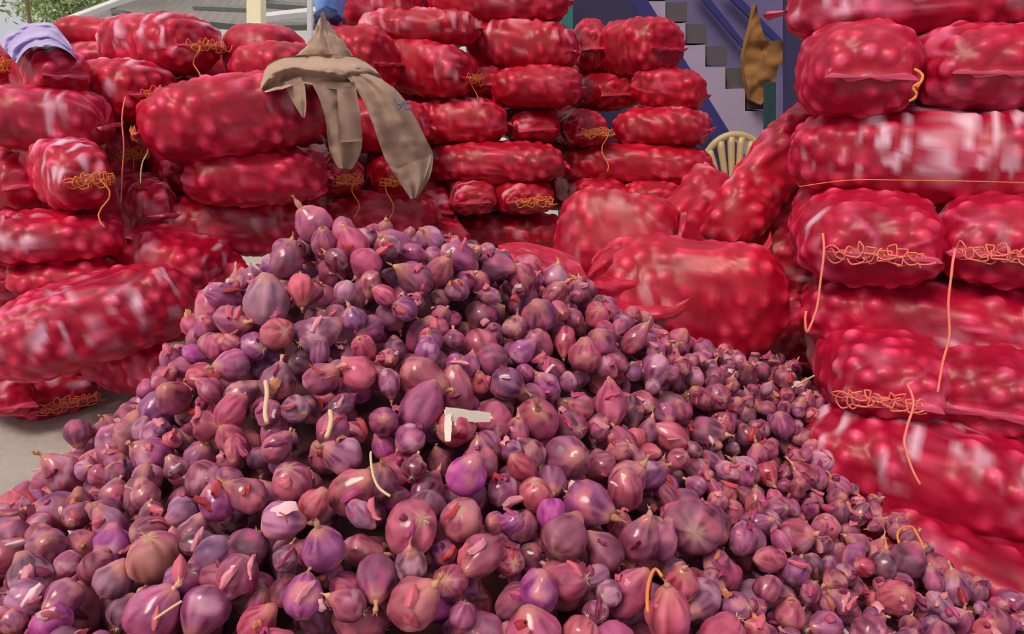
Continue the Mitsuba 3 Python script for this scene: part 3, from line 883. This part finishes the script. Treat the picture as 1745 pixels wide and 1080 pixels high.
# label the single onions by the nearest landmark onion
place_words = {0: 'right of', 1: 'below and right of', 2: 'below', 3: 'below and left of', 4: 'left of', 5: 'above and left of', 6: 'above', 7: 'above and right of'}
ordn = ['first', 'second', 'third', 'fourth', 'fifth', 'sixth', 'seventh', 'eighth', 'ninth', 'tenth', 'eleventh', 'twelfth']
MARK = ['the biggest mauve one', 'the large tan one', 'the large veined pink one', 'the pale coral one at the bottom', 'the reddish one by the card', 'the round mauve one', 'the yellow-necked violet one', 'the bright purple one', None, 'the vivid magenta one',
        'the large pale pink one', None, None, 'the peak onion', 'the dark purple crest one', 'the large upper coral one', None, 'the glossy crimson one', None, None, None, 'the greyish corner one', None, 'the whitish peeled one', 'the half-wrapped purple one',
        'the dark matte upper one', 'the dark plum one by the sacks', None, 'the stray rim onion', 'the small orange crest one', 'the matte mauve one', 'the long pink one', None, None, 'the pink-violet one', None, 'the dark left-flank one', None, None, None]
marks = [k for k in range(NS) if MARK[k]]
Q = px(pos)
bucket = {}
for i in ORDER:
    if i < NS:
        say(okeys[i], spec[i][4], 'onion', 'red onions on the heap')
        continue
    j = min(marks, key=lambda k: np.hypot(*(Q[i, :2] - Q[k, :2])))
    d = Q[i, :2] - Q[j, :2]
    sec = int(round(math.atan2(d[1], d[0]) / (math.pi / 4))) % 8
    bucket.setdefault((j, sec, ocol[i]), []).append((np.hypot(*d), i))
for (j, sec, c), lst in bucket.items():
    for n, (_, i) in enumerate(sorted(lst)):
        o = f'{ordn[n]} nearest ' if len(lst) > 1 else ''
        say(okeys[i], f'{o}{c} onion {place_words[sec]} {MARK[j]}', 'onion', 'red onions on the heap')

# loose papery skins
sv, sf, sc_, n0 = [], [], [], 0
vis = np.flatnonzero(seen > 8)
for k in range(1000):
    g = np.random.default_rng(9000 + k)
    i = vis[g.integers(len(vis))]
    dirn = (CAM - pos[i]) / np.linalg.norm(CAM - pos[i]) + g.normal(0, 0.6, 3) + np.array([0, 0, 0.4])
    dirn /= np.linalg.norm(dirn)
    M = rot_to(dirn + g.normal(0, 0.35, 3), g.uniform(0, 6.28))
    a, b = g.uniform(0.006, 0.020), g.uniform(0.003, 0.010)
    u, v = np.meshgrid(np.linspace(-1, 1, 6), np.linspace(-1, 1, 5), indexing='ij')
    wv = np.sqrt(np.clip(1 - 0.8 * u ** 2, 0, 1)) * (0.8 + 0.4 * meshkit.noise(np.stack([u * 2, v * 2, u * 0 + k], -1)))
    cz = g.uniform(0.5, 1.3) * b * (1 - v ** 2) - g.uniform(-0.3, 0.5) * a * u ** 2 + 0.007 * (meshkit.noise(np.stack([u * 3, v * 3, u * 0 + k], -1)) - 0.5)
    p = np.stack([a * u, b * v * wv, cz], -1).reshape(-1, 3) @ M.T + pos[i] + dirn * rad[i] * g.uniform(0.95, 1.12)
    sv.append(p)
    sf.append(grid_faces(5, 6, closed=False, off=n0))
    n0 += len(p)
    c = lin(*[(222, 140, 156), (206, 100, 120), (180, 70, 116), (232, 190, 196), (180, 56, 66), (206, 130, 96), (130, 44, 80)][int(g.choice(7, p=[.17, .22, .2, .06, .12, .05, .18]))])
    sc_.append(np.tile(c * g.uniform(0.75, 1.05), (len(p), 1)))
put('loose_onion_skins', (np.vstack(sv), np.vstack(sf)), 'mat_skin', smooth=True, color=np.vstack(sc_))
say('loose_onion_skins', 'torn papery pink onion skins strewn over the whole heap', 'onion skins', kind='stuff')


# ------------------------------------------------------------------ jute cloth and other sheets
def ribbon(left, right, n=28, m=16, folds=2.5, amp=0.012, seed=0, thick=0.004):
    """A hanging panel between two edge curves (pixel, depth): folds run along it. A closed shell."""
    Lp, Rp = spline([at(*p) for p in left], n), spline([at(*p) for p in right], n)
    u = np.linspace(0, 1, m)
    P = Lp[:, None] * (1 - u)[None, :, None] + Rp[:, None] * u[None, :, None]
    k = np.linspace(0, 1, n)[:, None]
    w = np.sin(2 * np.pi * folds * u[None] + 1.5 * np.sin(3 * k + seed)) * np.sin(np.pi * np.clip(u, 0.0, 1))[None] ** 0.4
    w = w + 1.2 * (meshkit.fbm(P * 13 + seed, 2, seed) - 0.5) + 1.1 * np.abs(meshkit.noise(P * 26 + seed, seed + 1) - 0.5) + 0.5 * np.sin(np.pi * u)[None]
    to = CAM - P
    to /= np.linalg.norm(to, axis=-1, keepdims=True)
    P = P + to * (amp * w)[..., None]
    front, back = P.reshape(-1, 3), (P - to * thick).reshape(-1, 3)
    f = grid_faces(m, n, closed=False)
    N = n * m
    rim = [i * m for i in range(n)] + [(n - 1) * m + j for j in range(1, m)] + [i * m + m - 1 for i in range(n - 2, -1, -1)] + [j for j in range(m - 2, 0, -1)]
    rf = []
    for a, b in zip(rim, rim[1:] + rim[:1]):
        rf += [[a, b, b + N], [a, b + N, a + N]]
    return trimesh.Trimesh(np.vstack([front, back]), np.vstack([f[:, ::-1], f + N, np.array(rf)]), process=False)


def net_ribbon(key, *a, **k):
    m = ribbon(*a, **k)
    v = m.vertices
    n = meshkit.fbm(v * 16, 3, 5)[:, None]
    w = np.clip((meshkit.fbm(v * 40, 2, 9)[:, None] - 0.55) * 5, 0, 1)
    C = RED_D * (1 - n) + RED_B * n
    put(key, m, 'mat_net', smooth=True, color=np.clip(C + (PINK - C) * w * 0.3, 0, 1))


net_ribbon(OPENED + '__open_mouth', [(1150, 462, 2.54), (1200, 452, 2.54), (1250, 442, 2.54), (1290, 428, 2.53), (1313, 392, 2.53)], [(1150, 500, 2.45), (1200, 508, 2.45), (1250, 508, 2.45), (1290, 505, 2.46), (1326, 500, 2.5)], 40, 24, 2.6, 0.022, 21)
net_ribbon(OPENED + '__slack_net', [(1002, 462, 2.50), (1035, 425, 2.54), (1085, 408, 2.58), (1130, 428, 2.57), (1165, 455, 2.55)], [(1008, 500, 2.46), (1050, 530, 2.45), (1100, 545, 2.445), (1140, 540, 2.445), (1180, 510, 2.45)], 44, 28, 2.2, 0.02, 24)
en = key_of('empty_net')
net_ribbon(en, [(848, 418, 2.5), (885, 412, 2.55), (930, 420, 2.55), (985, 440, 2.5)], [(856, 442, 2.35), (900, 452, 2.35), (950, 474, 2.33), (1012, 500, 2.32)], 40, 20, 2.2, 0.014, 22)
say(en, 'emptied red net bag lying flat along the back of the heap beside the opened sack', 'net bag')
D0 = 3.05
jc = key_of('jute_cloth')
hood = trimesh.creation.icosphere(4)
v = hood.vertices
v = v * np.array([0.112, 0.10, 0.125]) * (1 + 0.5 * (meshkit.fbm(v * 2.2 + 3, 3, 5) - 0.5) + 0.25 * np.abs(meshkit.noise(v * 4.5, 8) - 0.5))[:, None]
v[:, 0] *= np.clip(1.0 - 0.8 * np.clip(v[:, 2] / 0.13, 0, 1), 0.2, 1)
v[:, 2] += 0.03 * np.clip(v[:, 2] / 0.1, 0, 2) ** 2 * 0.4
hood.vertices = v + at(556, 100, 3.2)
put(jc + '__hood', hood, 'mat_jute', smooth=True)
put(jc + '__bunched_roll', ribbon([(443, 150, 3.1), (455, 112, 3.12), (490, 96, 3.1), (548, 92, 3.08), (600, 95, 3.15), (640, 118, 3.2)], [(452, 158, 3.0), (480, 152, 2.98), (515, 142, 2.95), (555, 150, 2.95), (600, 152, 3.0), (655, 140, 3.1)], 60, 40, 1.1, 0.06, 3), 'mat_jute', smooth=True)
put(jc + '__side_flap', ribbon([(484, 140, 2.99), (492, 160, 3.0), (504, 182, 3.0), (515, 200, 3.0)], [(512, 130, 2.94), (520, 150, 2.95), (522, 175, 2.96), (519, 200, 2.98)], 20, 10, 0.8, 0.012, 4), 'mat_jute', smooth=True)
put(jc + '__middle_flap', ribbon([(530, 140, 2.93), (548, 180, 2.97), (556, 215, 3.0), (560, 250, 3.05), (576, 286, 3.1)], [(604, 140, 2.95), (610, 180, 3.0), (615, 215, 3.05), (617, 242, 3.08), (600, 288, 3.12)], 36, 18, 1.3, 0.016, 9), 'mat_jute', smooth=True)
put(jc + '__folded_hem', ribbon([(574, 150, 2.92), (576, 190, 2.95), (577, 243, 3.0)], [(606, 146, 2.92), (613, 190, 2.97), (618, 240, 3.03)], 20, 10, 0.6, 0.008, 2), 'mat_jute', smooth=True)
put(jc + '__long_tail', ribbon([(592, 132, 2.98), (618, 170, 2.98), (640, 225, 3.02), (655, 268, 3.08), (678, 305, 3.12), (700, 340, 3.16)], [(620, 124, 3.05), (672, 150, 3.05), (702, 190, 3.08), (725, 235, 3.12), (738, 265, 3.16), (712, 335, 3.18)], 44, 20, 1.6, 0.018, 6), 'mat_jute', smooth=True)
put(jc + '__tail_fold', ribbon([(672, 285, 3.06), (684, 310, 3.09), (700, 338, 3.12)], [(736, 262, 3.12), (728, 292, 3.12), (708, 338, 3.13)], 16, 12, 1.6, 0.012, 8), 'mat_jute', smooth=True)
for i, pts in enumerate([[(672, 168), (680, 186)], [(680, 186), (690, 170)], [(690, 172), (692, 186), (702, 184)], [(676, 178), (700, 174)]]):
    put(f'{jc}__printed_mark_{i:03d}' if i else jc + '__printed_mark', tube(spline([at(x, y, 3.0) for x, y in pts], 8), 0.0035, 5), 'mat_print')
say(jc, 'crumpled beige jute cloth draped over the middle-left stack with two hanging tails', 'cloth')

lc = key_of('lilac_sheet')
mesh = ribbon([(2, 78, 3.1), (10, 58, 3.2), (40, 42, 3.3), (80, 38, 3.3), (108, 60, 3.25), (128, 100, 3.1)], [(28, 108, 2.93), (38, 92, 2.93), (55, 80, 2.92), (85, 78, 2.92), (112, 86, 2.93), (134, 106, 2.97)], 54, 34, 2.0, 0.045, 12)
cc = lin(170, 158, 204) * (0.7 + 0.7 * meshkit.fbm(mesh.vertices * 16, 3, 2)[:, None])
put(lc, mesh, 'mat_lilac_sheet', smooth=True, color=np.clip(cc, 0, 1))
say(lc, 'crumpled lilac-grey plastic sheet lying over the top of the left stack', 'plastic sheet')


# ------------------------------------------------------------------ bits lying in the heap
def front(x, y, lift=0.03):
    p = hit(x, y)
    return p + (CAM - p) / np.linalg.norm(CAM - p) * lift


def bit(name, pts, r, mat, label, cat, lift=0.035, taper=None, n=24):
    k = key_of(name)
    put(k, tube(spline([front(*p, lift) for p in pts], n), r, 6, taper), mat, smooth=True)
    say(k, label, cat)


k = key_of('torn_card')


def plank(a, b, w0, w1, seed):
    A, B = front(*a, 0.045), front(*b, 0.045)
    n = 18
    t = np.linspace(0, 1, n)
    mid = A + (B - A) * t[:, None]
    up = np.cross(B - A, CAM - A)
    up /= np.linalg.norm(up)
    up *= np.sign(up[2])
    wd = (w0 + (w1 - w0) * t) * (0.85 + 0.4 * meshkit.noise(np.stack([t * 9, t * 0, t * 0 + seed], 1)))
    to = (CAM - A) / np.linalg.norm(CAM - A)
    V = np.vstack([mid + up * wd[:, None] / 2, mid - up * wd[:, None] / 2, mid + up * wd[:, None] / 2 - to * 0.006, mid - up * wd[:, None] / 2 - to * 0.006])
    f = []
    for i in range(n - 1):
        for p, q in ((0, n), (n, 3 * n), (3 * n, 2 * n), (2 * n, 0)):
            f += [[p + i, q + i, q + i + 1], [p + i, q + i + 1, p + i + 1]]
    for i in (0, n - 1):
        f += [[i, n + i, 3 * n + i], [i, 3 * n + i, 2 * n + i]]
    return trimesh.Trimesh(V, np.array(f), process=False)


put(k, join([plank((758, 706), (836, 711), 0.025, 0.018, 1), plank((764, 698), (763, 752), 0.013, 0.009, 2)]), 'mat_card')
say(k, 'bent torn strip of off-white card lying in the middle of the heap', 'card')
bit('yellow_twine', [(1104, 1042), (1103, 1015), (1108, 985), (1118, 970), (1128, 982)], 0.0028, 'mat_twine', 'hooked piece of yellow twine near the bottom edge of the heap', 'twine', 0.06)
bit('straw', [(262, 1056), (285, 1040), (310, 1024)], 0.0018, 'mat_straw', 'pale dry straw sticking out at the lower left of the heap', 'straw', 0.06)
bit('onion_stalk', [(452, 650), (455, 672), (452, 700), (455, 720)], 0.0042, 'mat_straw', 'tan dried stalk standing among the onions on the left slope', 'stalk', 0.04)
bit('onion_stalk', [(562, 700), (563, 725), (556, 745)], 0.0042, 'mat_straw', 'short tan stalk left of the middle of the heap', 'stalk', 0.04)
bit('straw', [(632, 770), (634, 800), (645, 830), (665, 845)], 0.0022, 'mat_straw', 'curved pale stem curling round an onion left of the white card', 'straw', 0.05)
bit('straw', [(1350, 660), (1380, 644), (1420, 630)], 0.0030, 'mat_straw', 'pale stiff cord end poking over the heap from the right-hand stack', 'cord', 0.10)
bit('orange_twine', [(1532, 925), (1536, 900), (1556, 898), (1575, 935)], 0.0030, 'mat_twine', 'loop of orange twine at the foot of the right-hand stack', 'twine', 0.12)


def cord(sack, name, pts, r, mat, label):
    put(f'{sack}__{name}', tube(spline([at(*p) for p in pts], 40), r, 6), mat, smooth=True)
    labels[f'{sack}__{name}'] = {'label': label}


cord('onion_sack_004', 'loose_cord', [(1402, 398, 2.02), (1404, 430, 2.0), (1398, 480, 2.0), (1393, 520, 2.0), (1384, 548, 2.0), (1375, 566, 2.0), (1372, 545, 2.0), (1374, 530, 2.0)], 0.0032, 'mat_twine_pink', 'knotted orange cord hanging from the mouth')
cord('onion_sack_005', 'loose_cord', [(1628, 425, 1.95), (1622, 460, 1.92), (1616, 520, 1.92), (1618, 565, 1.92), (1606, 620, 1.92), (1598, 668, 1.92)], 0.0032, 'mat_twine_pink', 'long pale orange hanging cord')
cord('onion_sack_007', 'loose_cord', [(1546, 655, 1.92), (1556, 680, 1.9), (1545, 730, 1.88), (1542, 760, 1.85), (1568, 825, 1.82)], 0.0030, 'mat_twine_pink', 'curved pink-orange trailing cord')
cord('onion_sack_001', 'twine_twist', [(1558, 118, 2.1), (1572, 128, 2.08), (1562, 150, 2.06), (1568, 140, 2.06), (1556, 150, 2.06), (1562, 160, 2.06), (1550, 172, 2.06)], 0.0038, 'mat_twine', 'short twist of yellow twine')
cord('onion_sack_003', 'thread', [(1362, 318, 2.15), (1480, 306, 2.06), (1620, 308, 2.02), (1760, 312, 2.0)], 0.0012, 'mat_twine', 'thin orange thread along the bag')

owner = next(k for k, v in labels.items() if v.get('label', '').startswith('tall narrow red sack end'))
cord(owner, 'hanging_string', [(214, 165, 3.1), (208, 200, 3.08), (211, 250, 3.08), (208, 300, 3.08), (206, 345, 3.1)], 0.0028, 'mat_twine_pink', 'long pink-orange hanging string')
cord(owner, 'hanging_string_001', [(248, 240, 3.05), (252, 255, 3.05), (242, 280, 3.05), (240, 312, 3.06)], 0.0028, 'mat_straw', 'short pale hanging string')

# ------------------------------------------------------------------ staircase, posts, chair at the back
DS = 6.4


def extrude(px_poly, d, thick, yaw=0):
    """A flat outline seen at depth d, as a slab thick metres deep (going back)."""
    P = np.array([at(x, y, d) for x, y in px_poly])
    y0 = P[:, 1].mean()
    k = (y0 - CAM[1]) / (P[:, 1] - CAM[1])
    P = CAM + (P - CAM) * k[:, None]
    from shapely.geometry import Polygon
    m = trimesh.creation.extrude_polygon(Polygon(P[:, [0, 2]]), thick, engine='earcut')
    v = m.vertices.copy()
    m.vertices = np.stack([v[:, 0], y0 + v[:, 2], v[:, 1]], 1)
    m.fix_normals()
    return m


st = key_of('staircase')
zig = [(1085, -30), (1101, -30)]
sx, sy = 1100, 2
steps = []
while sx < 1290:
    zig += [(sx, sy), (sx + 34, sy)]
    steps.append((sx, sy))
    sx, sy = sx + 34, sy + 37.5
zig = zig + [(sx, sy), (sx + 12, sy), (sx + 12, 262), (1262, 262), (1075, -30)]
put(st + '__stringer', extrude(zig, DS, 0.9), 'mat_lilac')
for n, (a, b) in enumerate(steps):
    put(st + '__step' + (f'_{n:03d}' if n else ''), extrude([(a + 2, b - 36), (a + 37, b - 36), (a + 37, b - 3), (a + 2, b - 3)], DS + 0.12, 0.8), 'mat_step')
put(st + '__soffit_band', extrude([(1060, -30), (1085, -30), (1262, 255), (1262, 285), (1225, 255)], DS - 0.05, 0.95), 'mat_blue_line')
say(st, 'kind')
labels[st] = {'label': 'lilac painted concrete staircase with dark steps climbing behind the rear stack', 'category': 'staircase'}
put('trim_1', extrude([(1180, -20), (1196, -20), (1275, 80), (1268, 84)], 7.40, 0.04), 'mat_blue_line')
put('trim_2', extrude([(1225, -20), (1246, -20), (1345, 80), (1338, 88)], 7.40, 0.04), 'mat_blue_line')
for k in ('trim_1', 'trim_2'):
    say(k, kind='structure')
pp = key_of('navy_panel')
put(pp, extrude([(952, -60), (1078, -60), (1078, 420), (952, 420)], 5.9, 0.08), 'mat_navy')
say(pp, 'dark navy painted panel behind the rear stack beside the teal post', 'panel')
pp = key_of('post')
put(pp, extrude([(955, -60), (976, -60), (976, 420), (955, 420)], 5.6, 0.1), 'mat_teal')
say(pp, 'teal painted post beside the topmost sack of the rear stack', 'post')
pp = key_of('post')
put(pp, extrude([(1308, 140), (1322, 140), (1322, 420), (1308, 420)], 5.9, 0.1), 'mat_green')
say(pp, 'dark green post behind the chair at the foot of the staircase', 'post')
pp = key_of('navy_panel')
put(pp, extrude([(1340, -60), (1450, -60), (1450, 420), (1340, 420)], 6.0, 0.08), 'mat_navy')
say(pp, 'dark blue panel between the staircase and the right-hand stack', 'panel')
bj = key_of('hanging_jute_sack')
o = [(1284, 8), (1292, 30), (1298, 62), (1306, 72), (1334, 68), (1333, 106), (1322, 112), (1318, 150), (1302, 170), (1292, 178), (1276, 170), (1268, 140), (1264, 100), (1270, 70), (1278, 40)]
m = extrude(o, DS - 0.05, 0.05).subdivide_to_size(0.03)
m.vertices += np.stack([0 * m.vertices[:, 0], -0.10 * meshkit.fbm(m.vertices * 9, 2, 3) * (m.vertices[:, 1] < m.vertices[:, 1].mean()), 0 * m.vertices[:, 0]], 1)
put(bj, m, 'mat_jute_brown', smooth=40)
say(bj, 'brown jute sack hanging from the staircase railing', 'sack')

# plastic chair: fan back of slats, top rail, arms, seat, legs
ch = key_of('plastic_chair')
c0 = at(1255, 300, 5.75)
c0 = np.array([c0[0], c0[1], 0])
hw = 0.225
arc = [(math.sin(a) * hw, 0.09, 0.60 + 0.235 * math.cos(a)) for a in np.linspace(-1.75, 1.75, 21)]
put(ch + '__back_rail', tube(np.array(arc) + c0, 0.027, 8), 'mat_chair', smooth=True)
for n in range(6):
    s = (n - 2.5) / 2.5
    k = np.linspace(0, 1, 8)
    p = np.stack([s * (0.09 + 0.10 * k), 0.02 + 0.07 * k, 0.44 + (0.38 - 0.10 * s * s) * k], 1) + c0
    m = tube(p, 1.0, 10, taper=0.017 + 0.012 * k)
    put(ch + '__slat' + (f'_{n:03d}' if n else ''), m, 'mat_chair', smooth=True)
seat = trimesh.creation.box([0.44, 0.42, 0.03]).subdivide().subdivide()
seat.vertices += np.array([0, -0.18, 0.43]) + c0
put(ch + '__seat', seat, 'mat_chair')
for n, s in enumerate((-1, 1)):
    sfx = f'_{n:03d}' if n else ''
    put(ch + '__arm' + sfx, tube(spline([c0 + [s * hw, 0.09, 0.58], c0 + [s * 0.27, -0.1, 0.63], c0 + [s * 0.26, -0.32, 0.62], c0 + [s * 0.25, -0.38, 0.5]], 14), 0.02, 8), 'mat_chair', smooth=True)
n = 0
for s in (-1, 1):
    for y in (-0.37, 0.02):
        put(ch + '__leg' + (f'_{n:03d}' if n else ''), tube([c0 + [s * 0.20, y, 0.43], c0 + [s * 0.25, y + (0.05 if y > 0 else -0.03), 0.0]], 0.022, 8), 'mat_chair', smooth=True)
        n += 1
say(ch, 'beige plastic armchair with a fan of slats at the foot of the staircase', 'chair')

# ------------------------------------------------------------------ outside, left: neighbouring shed, tree, poles, blue bundle
sh = key_of('neighbouring_shed')
c = [at(96, 44, 9.0), at(262, -22, 9.0), at(640, -22, 9.5), at(640, 48, 13.0)]
n, mm = 60, 8
u, v = np.meshgrid(np.linspace(0, 1, 121), np.linspace(0, 1, mm), indexing='ij')
A, B, Cc, Dd = c[0], c[1], c[2], c[3]
P = ((1 - v)[..., None] * ((1 - u)[..., None] * A + u[..., None] * Dd) + v[..., None] * ((1 - u)[..., None] * B + u[..., None] * Cc))
P[..., 2] += 0.03 * np.sin(u * 2 * np.pi * 30)
put(sh + '__roof_sheet', (P.reshape(-1, 3), grid_faces(mm, 121, closed=False)), 'mat_sheet', smooth=True)
put(sh + '__back_wall', extrude([(150, 40), (640, 20), (640, 160), (150, 160)], 12.5, 0.1), 'mat_sheet')
beams = [([(190, 22, 8.9), (330, 44, 9.4)], 0.05, 'mat_dark_steel'), ([(110, 38, 8.9), (245, -12, 8.9)], 0.05, 'mat_pale_steel'), ([(250, 34, 9.2), (420, 48, 9.6)], 0.04, 'mat_dark_steel'), ([(330, 12, 9.2), (430, 16, 9.2)], 0.04, 'mat_dark_steel'),
         ([(440, 32, 9.2), (545, 20, 9.2)], 0.06, 'mat_pale_steel'), ([(445, 46, 9.4), (545, 44, 9.4)], 0.05, 'mat_dark_steel'), ([(440, 6, 9.4), (545, 14, 9.4)], 0.05, 'mat_dark_steel')]
for n, (p, r, m) in enumerate(beams):
    put(sh + '__rafter' + (f'_{n:03d}' if n else ''), tube([at(*q) for q in p], r, 6), m)
put(sh + '__pillar', extrude([(420, -40), (444, -40), (444, 120), (420, 120)], 8.6, 0.2), 'mat_cream')
for n, (x, w) in enumerate(((527, 4), (543, 4))):
    put(sh + '__pole' + (f'_{n:03d}' if n else ''), extrude([(x - w, -40), (x + w, -40), (x + w, 130), (x - w, 130)], 8.4, 0.06), 'mat_pale_steel')
say(sh, 'grey tin-roofed open shed with a cream pillar beyond the left stacks', 'shed')

tr = key_of('tree')
g = np.random.default_rng(77)
tv, tf, tc, n0 = [], [], [], 0
for k in range(5200):
    cl = [at(75, -10, 16), at(120, 0, 16), at(170, -12, 16.5), at(110, -60, 16), at(60, -60, 16.5), at(190, -70, 17), at(92, 14, 16)][g.integers(7)]
    p = cl + g.normal(0, 1, 3) * np.array([0.30, 0.5, 0.24])
    M = rot_to(g.normal(0, 1, 3), g.uniform(0, 6.28))
    q = np.array([[0, -0.07, 0], [0.028, 0, 0.01], [0, 0.07, 0], [-0.028, 0, 0.01]]) @ M.T + p
    tv.append(q)
    tf += [[n0, n0 + 1, n0 + 2], [n0, n0 + 2, n0 + 3]]
    n0 += 4
    tc.append(np.tile(lin(*[(150, 176, 120), (176, 196, 140), (120, 150, 96), (190, 200, 160)][g.integers(4)]), (4, 1)))
put(tr + '__leaves', (np.vstack(tv), np.array(tf)), 'mat_leaf', color=np.vstack(tc))
labels[tr + '__leaves'] = {'kind': 'stuff'}
b0 = at(110, 30, 16)
put(tr + '__trunk', tube(spline([[b0[0], b0[1], 0], b0 + [0.1, 0, -0.3], at(115, -40, 16), at(130, -120, 16)], 14), 0.09, 8, np.linspace(1.2, 0.5, 14)), 'mat_bark', smooth=True)
for n, e in enumerate([(70, -40), (170, -30), (90, -5)]):
    put(tr + '__branch' + (f'_{n:03d}' if n else ''), tube(spline([at(113, 0, 16), at((113 + e[0]) / 2, -12, 16), at(*e, 16)], 8), 0.035, 5), 'mat_bark', smooth=True)
say(tr, 'pale green leafy tree beyond the left stack against the white sky', 'tree')
po = key_of('pole')
q = at(48, 20, 12)
put(po, tube([[q[0], q[1], 0], [q[0], q[1], 3.6]], 0.03, 8), 'mat_bark', smooth=True)
say(po, 'thin brown pole standing left of the tree behind the lilac sheet', 'pole')

bb = key_of('blue_bundle')
m = trimesh.creation.icosphere(3)
m.vertices = m.vertices * np.array([0.085, 0.08, 0.16]) * (1 + 0.5 * (meshkit.fbm(m.vertices * 2 + 4, 2, 1) - 0.5))[:, None] + at(562, -10, 4.05)
put(bb + '__wrap', m, 'mat_tarp', smooth=True)
m = trimesh.creation.icosphere(3)
m.vertices = m.vertices * np.array([0.07, 0.07, 0.05]) * (1 + 0.5 * (meshkit.fbm(m.vertices * 2 + 1, 2, 1) - 0.5))[:, None] + at(558, 32, 4.0)
put(bb + '__dark_base', m, 'mat_tarp_dark', smooth=True)
say(bb, 'light blue plastic bundle with a navy base wedged left of the topmost rear sacks', 'bundle')
